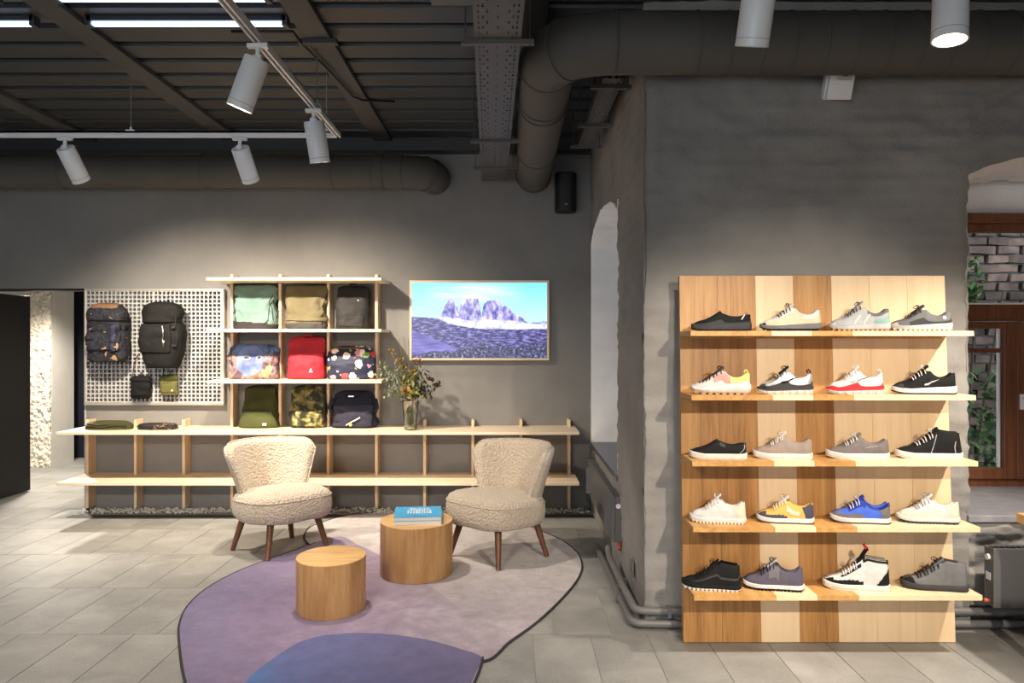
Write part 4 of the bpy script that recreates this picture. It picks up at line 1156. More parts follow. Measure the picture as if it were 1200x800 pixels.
for nm, pl_, mt, zt in (('pale_field', grey, m_rg, .010), ('purple_field', purp, m_rp, .0112), ('blue_field', blue, m_rb, .0124)):
    lp = smooth_loop(pl_, 8)
    f_ = MB().prism([(p.x + .6, p.y - 4.6) for p in lp], .001, zt).build(nm, mt, rg)
    if nm != 'blue_field':
        oth = smooth_loop(purp if nm == 'pale_field' else grey, 8)
        def inside_(p):
            r_ = False; n_ = len(oth)
            for i in range(n_):
                a, b = oth[i], oth[(i + 1) % n_]
                if (a.y > p.y) != (b.y > p.y) and p.x < (b.x - a.x) * (p.y - a.y) / (b.y - a.y) + a.x: r_ = not r_
            return r_
        fl_ = [inside_(p) for p in lp]; n_ = len(lp)
        st_ = next(i for i in range(n_) if fl_[i] and not fl_[(i + 1) % n_])
        run = [(lp[st_].x + .6, lp[st_].y - 4.6, .0065)]
        for i in range(1, n_):
            j = (st_ + i) % n_
            run.append((lp[j].x + .6, lp[j].y - 4.6, .0065))
            if fl_[j]: break
        MB().tube(run, .0075, 6).build('binding_edge', EDG, f_, smooth=True)

# ------------------------------------------------------------ armchairs
def boucle():
    m, nt, b = new_mat('cream_boucle')
    v = coords(nt)
    vo = node(nt, 'ShaderNodeTexVoronoi'); vo.inputs['Scale'].default_value = 62; nt.links.new(v, vo.inputs['Vector'])
    n2 = noisef(nt, v, 90, 4, .7)
    hh = mathn(nt, 'ADD', mathn(nt, 'SUBTRACT', 1.0, vo.outputs['Distance']), mathn(nt, 'MULTIPLY', n2, .8))
    nt.links.new(ramp(nt, n2, [(.3, (.40, .32, .235)), (.6, (.58, .485, .385))]), b.inputs['Base Color'])
    b.inputs['Roughness'].default_value = .95; b.inputs['Sheen Weight'].default_value = .3
    add_bump(nt, b, hh, .9, .012)
    return m
m_bou = boucle()
m_pipe_w = M('white_piping', (.72, .70, .68), .8)
def armchair(label, loc, rz):
    """front faces local -Y"""
    t = thing('armchair', label, 'armchair', loc, rz, None)
    # seat : rounded plan lofted with soft edges
    def plan(a):
        c, s = math.cos(a), math.sin(a)
        n = 3.2
        x = .335 * math.copysign(abs(c) ** (2 / n), c); y = .305 * math.copysign(abs(s) ** (2 / n), s)
        if y > 0: x *= 1 - .12 * (y / .29) ** 2
        else: y *= 1.06
        return x, y - .01
    prof_ = [(.0, .262), (.80, .256), (.93, .262), (.985, .285), (1.0, .33), (1.0, .375), (.985, .41), (.94, .44), (.82, .462), (.5, .476), (0, .48)]
    s = MB(); n = 64
    for k, z in prof_:
        for i in range(n):
            x, y = plan(2 * math.pi * i / n)
            dome = .006 * fbm((x * 6, y * 6, z * 6))
            s.v.append((x * k + dome, y * k, z - (.012 * (y / .29) if z > .4 else 0) + dome))
    for j in range(len(prof_) - 1):
        for i in range(n):
            s.f.append((j * n + i, j * n + (i + 1) % n, (j + 1) * n + (i + 1) % n, (j + 1) * n + i))
    so = s.build('seat', m_bou, t, smooth=True, fix=True)
    pp = []
    for i in range(n):
        x, y = plan(2 * math.pi * i / n); pp.append((x * .985, y * .985, .408 - .010 * (y / .29)))
    MB().tube(pp, .005, 6, closed=True).build('piping', m_bou, so, smooth=True)
    # wrapped, flared backrest
    zb, zt_ = .27, .81
    nu, nv = 41, 25
    def surf(u, v, th):
        s_ = 2 * u - 1
        wv = .205 + .165 * v ** 1.05
        # angle of wrap
        phi = s_ * R(70)
        topz = zt_ - .014 * abs(s_) ** 2.2 - .075 * max(0, (abs(s_) - .8) / .2) ** 2.4
        z = zb + (topz - zb) * v
        x = wv * math.sin(phi) / math.sin(R(70))
        depth = .30 * (math.cos(phi) - math.cos(R(70))) / (1 - math.cos(R(70)))
        y = .03 + depth * .88 + .10 * v * (.35 + .65 * math.cos(phi))
        nx_, ny_ = math.sin(phi), math.cos(phi)
        rim = min(1, min(1 - v, v + .5) * 9); sid = min(1, (1 - abs(s_)) * 10)
        k = th * math.sqrt(max(0.0, 1 - (1 - rim) ** 2)) ** .8 * math.sqrt(max(0, 1 - (1 - sid) ** 2)) ** .8
        return Vector((x + nx_ * k, y + ny_ * k, z))
    b = MB()
    g1 = [surf(i / (nu - 1), j / (nv - 1), .04) for i in range(nu) for j in range(nv)]
    g2 = [surf(i / (nu - 1), j / (nv - 1), -.035) for i in range(nu) for j in range(nv)]
    fs = [(i * nv + j, (i + 1) * nv + j, (i + 1) * nv + j + 1, i * nv + j + 1) for i in range(nu - 1) for j in range(nv - 1)]
    b.add(g1, fs); b.add(g2, [f[::-1] for f in fs])
    o1 = nu * nv
    for i in range(nu - 1): b.f.append((i * nv, (i + 1) * nv, o1 + (i + 1) * nv, o1 + i * nv))
    b.build('backrest', m_bou, t, smooth=True, fix=True)
    # rim piping
    pp = [surf(0, j / 12, 0) for j in range(13)] + [surf(i / 40, 1, 0) for i in range(1, 41)] + [surf(1, 1 - j / 12, 0) for j in range(1, 13)]
    MB().tube(pp, .006, 6).build('rim_piping', m_bou, t, smooth=True)
    for sx in (-1, 1):
        for sy in (-1, 1):
            MB().tube([(sx * .19, sy * .185 + .0, .275), (sx * .255, sy * .245, .0)], [.027, .0175], 14).build('leg', m_walnut, t, smooth='auto')
    return t
ac = armchair('cream boucle armchair beside the short round stool', (-1.75, 5.93, 0), R(48))
dup(ac, (-.10, 5.70, .0125), R(-45), 'cream boucle armchair by the tall round stool with books')

# ------------------------------------------------------------ drum stools and books
def stool(label, x, y, r, h, seed):
    t = thing('drum_stool', label, 'stool', (x, y + r * .14, .0125), 0)
    t.scale = (1, 1.14, 1)
    MB().lathe([(r - .002, 0), (r, .003), (r, h - .004), (r - .001, h - .003)], 72).build('drum_side', m_stool, t, smooth='auto')
    MB().lathe([(0, h - .003), (r - .001, h - .003), (r - .001, h - .001), (r - .003, h), (0, h)], 72).build('round_top', m_stooltop, t, smooth='auto')
stool('short round oak drum stool on the purple part of the rug', PX(387, 4.575), 4.575, .199, .305, .4)
stool('tall round oak drum stool carrying two books', PX(487.5, 5.275), 5.275, .243, .355, 1.7)
zt0 = .0125 + .355
bx, by = PX(490, 5.3), 5.305
def book(label, z, h, w, d, rz, cov, pages, dx=0, dy=0):
    t = thing('book', label, 'book', (bx + dx, by + dy, z), rz, 'books stacked on the tall stool')
    MB().mm(-w/2, w/2, -d/2, d/2, 0, .003).build('back_cover', cov, t)
    MB().mm(-w/2, w/2, -d/2, d/2, h - .003, h).build('front_cover', cov, t)
    MB().mm(-w/2 + .004, w/2 - .004, -d/2 + .004, d/2 - .0, .003, h - .003).build('pages', pages, t)
    MB().mm(-w/2, w/2, d/2 - .0, d/2 + .003, 0, h).build('spine', cov, t)
    return t
m_pages = M('paper', (.78, .75, .70), .8)
m_cyan = M('cyan_cover', (.05, .42, .78), .35, .06, 10)
book('white covered book lying under the blue book', zt0, .026, .312, .325, R(4), M('white_cover', (.72, .7, .68), .5), m_pages, .004, 0)
bt = book('blue book with white lettering on top of the pile', zt0 + .026, .027, .312, .33, R(6), m_cyan, m_pages)
def text(body, size, loc, mat, parent, name='lettering', rot=(0, 0, 0), sx=1.0):
    c = bpy.data.curves.new(name, 'FONT'); c.body = body; c.size = size; c.align_x = 'CENTER'; c.align_y = 'CENTER'; c.extrude = .0004; c.offset = .0012
    o = bpy.data.objects.new(name, c); COL.objects.link(o)
    dg = bpy.context.evaluated_depsgraph_get()
    me = bpy.data.meshes.new_from_object(o.evaluated_get(dg)); bpy.data.objects.remove(o)
    me.materials.clear(); me.materials.append(mat)
    q = bpy.data.objects.new(name, me); COL.objects.link(q); q.parent = parent; q.location = loc; q.rotation_euler = rot; q.scale = (sx, 1, 1)
    return q
m_letter = M('white_ink', (.85, .85, .85), .5)
text('SKATE', .066, (.01, .085, .0276), m_letter, bt, sx=.74)
nz_ = MB(); g = random.Random(4)
for i in range(9): [nz_.mm(-.072 + .0024 * (i % 3) + i * .018, -.072 + i * .018 + g.uniform(.010, .016), .004, .05, .0272, .0278) for _ in (0,)]; nz_.mm(-.072 + i * .0185, -.072 + i * .0185 + g.uniform(.009, .015), -.05, -.008, .0272, .0278)
tag(nz_.build('lettering_line', m_letter, bt), kind='stuff')
MB().mm(-.03, .05, -.145, -.137, .0272, .0277).build('publisher_line', M('deep_blue_ink', (.02, .12, .4), .5), bt)

# ------------------------------------------------------------ radiators, pipes, socket, table
def radiator(label, loc, rz, L, h, d):
    """front faces local -Y, starts at x=0"""
    t = thing('radiator', label, 'radiator', loc, rz)
    MB().mm(0, L, -d, -d + .012, 0, h).build('front_plate', m_rad, t, bevel=.004)
    MB().mm(0, L, -.014, 0, 0, h).build('rear_plate', m_rad, t, bevel=.004)
    MB().mm(.002, .008, -d + .012, -.014, .004, h - .004).build('end_cover', m_rad, t)
    MB().mm(L - .008, L - .002, -d + .012, -.014, .004, h - .004).build('end_cover', m_rad, t)
    g_ = MB()
    for i in range(int(L / .03)): g_.mm(.02 + i * .03, .022 + i * .03, -d + .014, -.016, h - .012, h - .002)
    tag(g_.build('top_grille', m_rad, t), kind='stuff')
    return t
# along the side wall of the corner
r1 = radiator('anthracite panel radiator below the arched niche', (XR - .06, 5.25, .225), R(90), 1.77, .305, .085)
r1.rotation_euler = (0, 0, R(90)); r1.location = (XR - .06, 5.25, .225)
MB().cyl((-.004, -.035, .245), (-.012, -.035, .245), .016, n=18).build('bleed_cap', m_white, r1, smooth='auto')
MB().tube([(.03, -.045, -.0), (.03, -.045, -.03), (.01, -.045, -.045)], .014, 12).build('valve', M('red_copper', (.5, .12, .06), .4), r1, smooth=True)
MB().mm(.1, .14, -.0, .035, .04, .26).build('wall_bracket', m_rad, r1)
MB().mm(1.5, 1.54, -.0, .035, .04, .26).build('wall_bracket', m_rad, r1)
r2 = radiator('anthracite panel radiator below the brown window', (PX(1159, 4.19), 4.235, .16), 0, 1.1, .315, .085)
MB().cyl((.0, -.045, .262), (-.014, -.045, .262), .016, n=18).build('bleed_cap', m_white, r2, smooth='auto')
MB().tube([(.0, -.045, .03), (-.028, -.045, .03)], .012, 12).build('valve', M('red_copper', (.5, .12, .06), .4), r2, smooth=True)
MB().mm(-.003, .0, -.06, -.02, .14, .18).build('label_sticker', m_white, r2)
MB().mm(.1, .14, 0, .05, .05, .26).build('wall_bracket', m_rad, r2)
def bentpipe(label, pts, r):
    # rounds each inner corner
    P_ = [Vector(p) for p in pts]; out = [P_[0]]
    for i in range(1, len(P_) - 1):
        a, b, c = P_[i - 1], P_[i], P_[i + 1]
        d1 = (a - b); d2 = (c - b); k = min(.09, d1.length * .45, d2.length * .45)
        p, q = b + d1.normalized() * k, b + d2.normalized() * k
        for j in range(7):
            u = j / 6; out.append(p.lerp(b, u).lerp(b.lerp(q, u), u))
    out.append(P_[-1])
    t = thing('heating_pipe', label, 'pipe', P_[0])
    MB().tube([p - P_[0] for p in out], r, 16).build('pipe_run', m_pipe, t, smooth='auto')
    for k in (.35, .62):
        n_ = int(len(out) * k)
    return t, out
y1 = YP - .048
t, out = bentpipe('upper grey heating pipe running round the brick corner', [(XR - .09, 5.27, .19), (XR - .09, 5.2, .145), (XR - .07, 4.75, .105), (XR - .06, y1 + .02, .1), (XR + .05, y1, .098), (5.5, y1, .098)], .021)
MB().box(Vector((XR - .062, 4.78, .1)) - Vector(out[0]), (.055, .022, .055)).build('pipe_clip', m_pipe, t)
MB().box(Vector((XR + .12, y1, .098)) - Vector(out[0]), (.02, .055, .055)).build('pipe_clip', m_pipe, t)
t, out = bentpipe('lower grey heating pipe running round the brick corner', [(XR - .10, 5.9, .035), (XR - .085, 4.8, .035), (XR - .075, y1 + .0, .035), (XR + .05, y1 - .01, .034), (5.5, y1 - .01, .034)], .021)
MB().box(Vector((XR - .085, 4.72, .035)) - Vector(out[0]), (.055, .022, .055)).build('pipe_clip', m_pipe, t)
sk_ = thing('wall_socket', 'small grey wall socket low on the brick corner side', 'socket', (XR - .012, 4.68, .18))
MB().mm(-.012, 0, -.04, .04, 0, .085).build('face_plate', m_pipe, sk_, bevel=.004)
MB().cyl((-.0145, 0, .043), (-.011, 0, .043), .02, n=18).build('outlet', m_rad, sk_)
tb = thing('display_table', 'oak topped table standing before the window', 'table', (2.505, 3.1, 0))
MB().mm(0, 1.3, 0, .8, .672, .72).build('table_top', m_stooltop, tb, bevel=.003)
for a in (.06, 1.24):
    for b in (.06, .74): MB().mm(a - .025, a + .025, b - .025, b + .025, 0, .672).build('leg', m_black, tb)

# ------------------------------------------------------------ shoe display
DX0, PWD = .894, .2025
YB0, YT0, HT = 4.09, 4.195, 1.917
lean = math.atan2(YT0 - YB0, HT)
sd_ = thing('shoe_display', 'tall shoe display of oak and pale maple planks leaning on the wall', 'display', (DX0, YB0, 0))
pat = [1, 1, 0, 1, 0, 0, 0]
Ln = math.hypot(YT0 - YB0, HT)
pme = {k: MB().mm(.0006, PWD - .0006, 0, .035, 0, Ln).mesh('plank', m_oak_z if k else m_ash_z) for k in (0, 1)}
for i, k in enumerate(pat):
    inst(pme[k], 'back_plank', sd_, (i * PWD, 0, .004), (-lean, 0, 0))
for i in (1, 5):
    MB().mm(i * PWD, i * PWD + .1, .0, .065, 1.3, 1.4).build('wall_batten', m_black, sd_, loc=(0, .13, 0))
SHZ = [1.623, 1.302, .976, .654, .323]
SD, ST = .25, .025
sme = {k: MB().mm(.0004, PWD - .0004, -SD, 0, -ST, 0).mesh('shelf_plank', m_oak_y if k else m_ash_y) for k in (0, 1)}
shelfY = []
for z in SHZ:
    yb = YB0 + (YT0 - YB0) * z / HT
    shelfY.append(yb)
    sh_ = MB().mm(.03, PWD * 7 - .03, yb - YB0 - .012, yb - YB0 - .0015, z - ST - .012, z - ST - .0005).build('shelf', m_oak_y, sd_)
    for i, k in enumerate(pat): inst(sme[k], 'shelf_plank', sh_, (i * PWD, yb - YB0 - .001, z))

# ------------------------------------------------------------ shoes
HW = [(0, .004), (.02, .021), (.06, .033), (.12, .041), (.22, .0475), (.32, .049), (.45, .045), (.58, .0395), (.7, .037), (.82, .0375), (.92, .034), (.97, .025), (1, .006)]
LOW = [(0, .024), (.05, .044), (.12, .054), (.22, .062), (.32, .078), (.42, .1), (.5, .114), (.56, .112), (.64, .09), (.74, .079), (.85, .083), (.94, .1), (1, .098)]
SLIP = [(0, .024), (.05, .043), (.12, .052), (.22, .06), (.34, .076), (.46, .098), (.5, .1), (.55, .088), (.64, .077), (.78, .074), (.9, .082), (1, .084)]
HIGH = [(0, .024), (.05, .044), (.12, .054), (.22, .062), (.32, .078), (.42, .1), (.52, .126), (.6, .142), (.66, .146), (.75, .142), (.85, .138), (.94, .137), (1, .134)]
def shoe(kind, label, toe, heel, row, spec):
    z0 = SHZ[row]; yf = shelfY[row] - SD - .001
    Yc = yf + .112
    th = R(spec.get('rot', 13))
    L = (heel - toe) / F * Yc / math.cos(th) * .985
    xc = ((toe + heel) / 2 - 600) / F * Yc
    t = thing(kind, label, 'shoe', (xc, Yc, z0), -th, 'single shoes on the display shelves')
    S = L / .285
    prof_ = spec.get('prof', LOW); hs = spec.get('h', 1.0)
    if prof_ is LOW: hs *= 1.07
    prof_ = [(a, b * hs) for a, b in prof_]
    soleT = spec.get('sole', [(0, .022), (.15, .02), (.4, .022), (.7, .027), (1, .03)])
    spring = spec.get('spring', .012)
    t_open = spec.get('open', .52)
    wS = spec.get('wide', 1.0)
    hw = lambda q: max(.002, interp(HW, q)) * wS
    st = lambda q: interp(soleT, q)
    sb = lambda q: spring * max(0, 1 - q / .22) ** 2 + .004 * max(0, (q - .9) / .1) ** 2
    tp = lambda q: interp(prof_, q)
    def surf(q, v, off=0.0):
        # q toe..heel, v -1..1 (near side negative), 0 on the centre line
        def pt(q, v):
            q = min(1, max(0, q)); av = abs(v); sg = -1 if v < 0 else 1
            b = hw(q) * .96; s0 = st(q) + sb(q) - .003; tt = max(tp(q), s0 + .006)
            a = av * math.pi / 2
            yc_ = b * math.sin(a) ** .75; zc_ = s0 + (tt - s0) * max(0, math.cos(a)) ** .62
            op = sm(t_open, t_open + .07, q) * (1 - sm(.945, .985, q))
            if av > .4:
                k = (1 - av) / .6
                yo = b * (1 + .06 * math.sin(k * 3.1) - .24 * k * k); zo = s0 + (tt - s0) * k
            else:
                m_ = av / .4
                yo = (b * .76 - .005 * (1 - m_)) * m_; zo = tt - (tt - s0 - .004) * (1 - m_ ** 5)
            y = yc_ + (yo - yc_) * op; z = zc_ + (zo - zc_) * op
            back = .012 * sm(.93, 1, q) * (z - s0) / .08
            return Vector(((q - .5) * .285 - back * spec.get('lean', .4), sg * y, z)) * S
        p = pt(q, v)
        if off:
            e = .004
            n_ = (pt(q + e, v) - pt(q - e, v)).cross(pt(q, min(1, v + e)) - pt(q, max(-1, v - e)))
            if n_.length > 1e-12: p = p + n_.normalized() * off * S
        return p
    NQ, NV = 64, 45
    qf = lambda u: .5 - .5 * math.cos(math.pi * u)
    def part(name, mat, keep, off=0.0, nq=NQ, nv=NV):
        mb = MB().grid(lambda u, w: surf(qf(u), 2 * w - 1, off), nq, nv, keep=lambda u, w: keep(qf(u), 2 * w - 1))
        if not mb.f: return None
        return mb.build(name, mat, t, smooth=True)
    inside = lambda q, v: abs(v) < .385 and t_open + .045 < q < .972
    part('upper', spec['upper'], lambda q, v: not inside(q, v))
    part('lining', spec.get('lining', M('shoe_lining_dark', (.03, .03, .03), .9)), inside)
    for nm, mt, kp in spec.get('panels', []):
        for sd2 in ((-1, 1) if nm in ('side_overlay', 'elastic_gore', 'eyestay') else (0,)):
            part(nm, mt, lambda q, v: (not inside(q, v)) and v * sd2 >= 0 and kp(q, abs(v), v), .0016, 110, 61)
    for i, (nm, mt, kp) in enumerate(spec.get('marks', [])):
        part(nm, mt, lambda q, v: v < -.42 and kp(q, (surf(q, v).z / S - st(q) - sb(q)) / .09), .003, 180, 111)
    # sole
    grow = spec.get('flange', .004)
    lp = []
    NP = 44
    for i in range(NP + 1):
        q = .5 - .5 * math.cos(math.pi * i / NP); lp.append((q, hw(q) + grow))
    ringp = [(q, -w) for q, w in lp] + [(q, w) for q, w in lp[::-1][1:-1]]
    def solemesh(f0, f1, bul=.0, grow2=0.0):
        mb = MB(); n = len(ringp)
        lay = [(0, -.004), (.12, 0), (.5, bul), (.88, 0), (1, -.003)]
        for k, g2 in lay:
            for q, w in ringp:
                x = (q - .5) * (.285 + 2 * grow + grow2 * 2)
                z = f0(q) + (f1(q) - f0(q)) * k
                ww = math.copysign(max(.001, abs(w) + g2 + grow2), w)
                x *= 1 + g2 * 4
                mb.v.append(Vector((x, ww, z)) * S)
        for j in range(len(lay) - 1):
            for i in range(n): mb.f.append((j * n + i, j * n + (i + 1) % n, (j + 1) * n + (i + 1) % n, (j + 1) * n + i))
        mb.f.append(tuple(range(n - 1, -1, -1))); mb.f.append(tuple(range((len(lay) - 1) * n, len(lay) * n)))
        return mb
    ot = spec.get('out_t', .009 if spec.get('lugs') else .005)
    solemesh(lambda q: sb(q) + ot, lambda q: sb(q) + st(q), spec.get('bulge', .001)).build('midsole', spec['mid'], t, smooth='auto')
    om = spec.get('out', spec['mid'])
    if spec.get('lugs'):
        nl = spec['lugs']; lg_ = MB()
        solem = solemesh(lambda q: sb(q) + ot * .75, lambda q: sb(q) + ot + .001)
        lg_.add(solem.v, solem.f)
        for i in range(nl):
            q = .03 + .94 * (i + .5) / nl; w = (hw(q) + grow); hl = .94 / nl * .285 * .3
            for s_ in (-1, 1):
                x = (q - .5) * .285
                lg_.add([Vector(p) * S for p in [(x + a * hl, s_ * (w * b_), sb(q) + c_) for a in (-1, 1) for b_ in (.35, 1.03) for c_ in (.0, ot + .002)]],
                        [(0, 1, 3, 2), (4, 6, 7, 5), (0, 4, 5, 1), (2, 3, 7, 6), (0, 2, 6, 4), (1, 5, 7, 3)])
        o_ = lg_.build('treaded_outsole', om, t); tag(o_, kind='stuff')
    else:
        solemesh(lambda q: sb(q), lambda q: sb(q) + ot + .0005).build('outsole', om, t, smooth='auto')
    for nm, mt, f0, f1 in spec.get('sole_bands', []):
        solemesh(lambda q: sb(q) + f0 * st(q), lambda q: sb(q) + f1 * st(q), .0, .0012).build(nm, mt, t, smooth='auto')
    if spec.get('pods'):
        for i in range(spec['pods']):
            q = .12 + .82 * (i + .5) / spec['pods']; w = hw(q) + grow
            for s_ in (-1, 1):
                pd = MB(); x = (q - .5) * .285
                pd.v = []
                m_ = MB().lathe([(0, 0), (.010, .0), (.0135, .004), (.0135, st(q) * .5), (.010, st(q) * .62), (0, st(q) * .62)], 12, (x, s_ * (w - .008), sb(q)))
                m_.v = [tuple(Vector(p) * S) for p in m_.v]
                m_.build('air_pod', spec.get('pod_mat', m_chrome), t, smooth=True)
    # tongue
    if spec.get('tongue'):
        tm, ext = spec['tongue'][:2]; q0 = t_open - .13; q1 = t_open + .02
        def tg(u, w):
            q = q0 + (q1 - q0) * u; y = (w - .5) * .05
            zz_ = tp(q) - .002 + (.006 + ext * sm(.55, 1, u)) - 6 * y * y * 2
            x = (q - .5) * .285 + ext * .35 * sm(.55, 1, u)
            return Vector((x, y, zz_)) * S
        o_ = MB().grid(tg, 14, 9).build('tongue', tm, t, smooth=True)
        m_ = o_.modifiers.new('thickness', 'SOLIDIFY'); m_.thickness = .006; m_.offset = 0
        if len(spec['tongue']) > 2:
            MB().box(tg(.93, .5) + Vector((-.004, 0, .001)), (.012, .04, .032), Matrix.Rotation(-.5, 3, 'Y')).build('tongue_label', spec['tongue'][2], t, bevel=.002)
    if spec.get('laces'):
        lm, n_, qa, qb = spec['laces']
        for i in range(n_):
            q = qa + (qb - qa) * i / max(1, n_ - 1)
            pts_ = []
            for k in range(9):
                v = -.56 + 1.12 * k / 8
                pts_.append(surf(q + .012 * (k / 8 - .5) * (1 if i % 2 else -1), v, .0045))
            MB().tube(pts_, .0027 * S, 6, flat=.7).build('lace', lm, t, smooth=True)
        if spec.get('bow', True):
            c = surf(qb + .01, 0, .006)
            for s_ in (-1, 1):
                lpz = [c + Vector((.006 * math.sin(a) * s_ - .008 * (1 - math.cos(a)), s_ * .016 * (1 - math.cos(a)) , .008 * math.sin(a) + .004)) for a in [2 * math.pi * k / 12 for k in range(13)]]
                MB().tube(lpz, .0018 * S, 6).build('bow_loop', lm, t, smooth=True)
    if spec.get('pull'):
        c = surf(.985, 0, 0); c.z = tp(.97) * S
        hh = .016
        MB().tube([c + Vector((.0, 0, -.02)), c + Vector((-.004, 0, hh * .4)), c + Vector((-.012, 0, hh)), c + Vector((-.02, 0, hh * .7)), c + Vector((-.016, 0, -.002))], .0035, 8).build('pull_loop', spec['pull'], t, smooth=True)
    if spec.get('toe_loop'):
        c = surf(t_open - .02, 0, 0)
        MB().tube([c + Vector((0, 0, 0)), c + Vector((-.01, 0, .012)), c + Vector((-.022, 0, .014)), c + Vector((-.026, 0, .008)), c + Vector((-.014, 0, .007))], .002, 6).build('pull_cord', spec['toe_loop'], t, smooth=True)
    return t

def leather(n, c, r=.6): return M('shoe_' + n, c, r, .08, 30, .2, 160, bdist=.002, spec=.25)
k_blk = leather('black', (.007, .007, .0075), .75); k_wht = leather('white', (.62, .60, .58), .6); k_crm = leather('cream', (.68, .6, .47))
k_off = leather('off_white_sole', (.66, .63, .57), .5); k_gry = leather('grey', (.15, .15, .155), .7); k_lgr = leather('light_grey', (.42, .43, .44)); k_dgr = leather('dark_grey', (.045, .045, .048), .7)
k_tau = leather('taupe', (.30, .235, .2)); k_tau2 = leather('warm_grey', (.16, .14, .135)); k_yel = leather('yellow', (.72, .42, .10)); k_nav = leather('slate_navy', (.06, .06, .1))
k_blu = leather('blue', (.06, .14, .62)); k_blu2 = leather('deep_blue', (.02, .035, .3)); k_pnk = leather('pink', (.72, .3, .25)); k_lim = leather('lime', (.75, .72, .2))
k_red = leather('red', (.6, .03, .04)); k_tea = leather('teal', (.25, .42, .4)); k_pur = leather('grey_purple', (.095, .085, .12)); k_tan = leather('tan_gum', (.42, .27, .15))
k_beig = leather('beige', (.66, .52, .38)); k_slv = M('shoe_silver', (.5, .5, .52), .3, .2, 40, metal=.5)
k_wlin = leather('pale_lining', (.66, .58, .48), .8); k_clear = M('shoe_clear_sole', (.55, .5, .46), .15)
heelp = lambda a, lo=.4: (lambda q, v, s: q > a - .12 * (1 - v) and v > lo)
toep = lambda a, lo=.0: (lambda q, v, s: q < a + .06 * v and v > lo)
rand = lambda lo: (lambda q, v, s: v > lo)
stripe = lambda q0, q1, w=.02, sl=.25: (lambda q, h: abs(q - (q0 + (q1 - q0) * 0) - sl * (h - .3)) < w and .08 < h < .52)
def swoosh(q, h):
    # curved tick : thick at the front, thin towards the heel
    u = (q - .38) / .40
    if u < 0 or u > 1: return False
    lo = .20 - .08 * math.sin(math.pi * min(1, u * 2.0)) + .30 * u ** 1.5; th = .17 * (1 - u) ** 1.1 * sm(-.05, .22, u) + .010
    return lo < h < lo + th
RUN = [(0, .026), (.15, .026), (.4, .03), (.7, .036), (1, .04)]
VUL = [(0, .03), (.2, .028), (.5, .028), (1, .03)]
# row 1
shoe('slip_on_trainer', 'black slip-on trail trainer with heel pull loop', 812, 878, 0, dict(upper=k_blk, mid=k_dgr, out=k_blk, prof=SLIP, sole=RUN, open=.5, pull=k_tan, toe_loop=k_tan,
     panels=[('mudguard', k_dgr, rand(.86))], marks=[('heel_stripe', k_wht, lambda q, h: abs(q - .86 - .2 * (h - .3)) < .012 and .2 < h < .46)]))
shoe('running_shoe', 'white and beige trail running shoe with black toe', 893, 959, 0, dict(upper=k_wht, mid=k_gry, out=k_blk, sole=RUN, lugs=13, lining=k_wlin, tongue=(k_wht, .012), laces=(k_blk, 5, .3, .48),
     panels=[('toe_bumper', k_blk, toep(.03, .72)), ('side_overlay', k_beig, lambda q, v, s: v > .66 and q > .08 or (v > .45 and .55 < q < .72))]))
shoe('running_shoe', 'silver grey trail running shoe with zigzag stripes and teal heel', 974, 1039, 0, dict(upper=k_lgr, mid=k_lgr, out=k_tan, sole=RUN, lugs=12, h=1.06, lining=k_gry, tongue=(k_lgr, .016), laces=(k_dgr, 5, .3, .5),
     panels=[('heel_clip', k_tea, lambda q, v, s: q > .74 and v > .74), ('collar', k_gry, lambda q, v, s: q > .62 and v < .56), ('toe_guard', k_wht, toep(.05, .7))],
     marks=[('zigzag_stripe', k_wht, lambda q, h: .36 < q < .7 and .05 < h < .55 and abs(((q - .36) * 6.2) % 1 - (.15 + .7 * abs(((h - .05) / .5) - 0)) ) < .13)]))
shoe('running_shoe', 'grey trail running shoe with pale toe and dark sole', 1045, 1111, 0, dict(upper=k_gry, mid=k_lgr, out=k_beig, sole=RUN, lugs=12, h=.93, lining=k_dgr, tongue=(k_dgr, .012), laces=(k_dgr, 5, .3, .48),
     panels=[('toe_guard', k_beig, toep(.07, .66)), ('rand', k_dgr, lambda q, v, s: v > .82 and q > .3)], marks=[('emblem', k_wht, lambda q, h: math.hypot((q - .86) * 3, h - .3) < .09)]))
# row 2
shoe('running_shoe', 'white chunky trainer with pink side and lime heel', 812, 877, 1, dict(upper=k_wht, mid=k_wht, out=k_tan, sole=[(0, .034), (.2, .036), (.5, .042), (.8, .054), (1, .05)], bulge=.004, lugs=8, lining=k_tan, tongue=(k_dgr, .012), laces=(k_blk, 7, .14, .5),
     panels=[('side_overlay', k_pnk, lambda q, v, s: .38 < q < .66 and .45 < v < .86), ('heel_panel', k_lim, lambda q, v, s: q > .66 and v < .8)], pull=k_lim))
shoe('running_shoe', 'silver trainer with black tick, dark sole guard and clear pods', 890, 950, 1, dict(upper=k_slv, mid=k_clear, out=k_clear, sole_bands=[('sole_band', k_dgr, .6, 1.03)], sole=RUN, h=1.1, pods=6, pod_mat=k_clear, lining=k_blk, tongue=(k_blk, .014), laces=(k_blk, 5, .32, .5), pull=k_blk,
     panels=[('mudguard', k_dgr, lambda q, v, s: v > .84), ('toe_cap', k_dgr, toep(.09, .5))], marks=[('tick_mark', k_blk, lambda q, h: swoosh(q, h - .16))]))
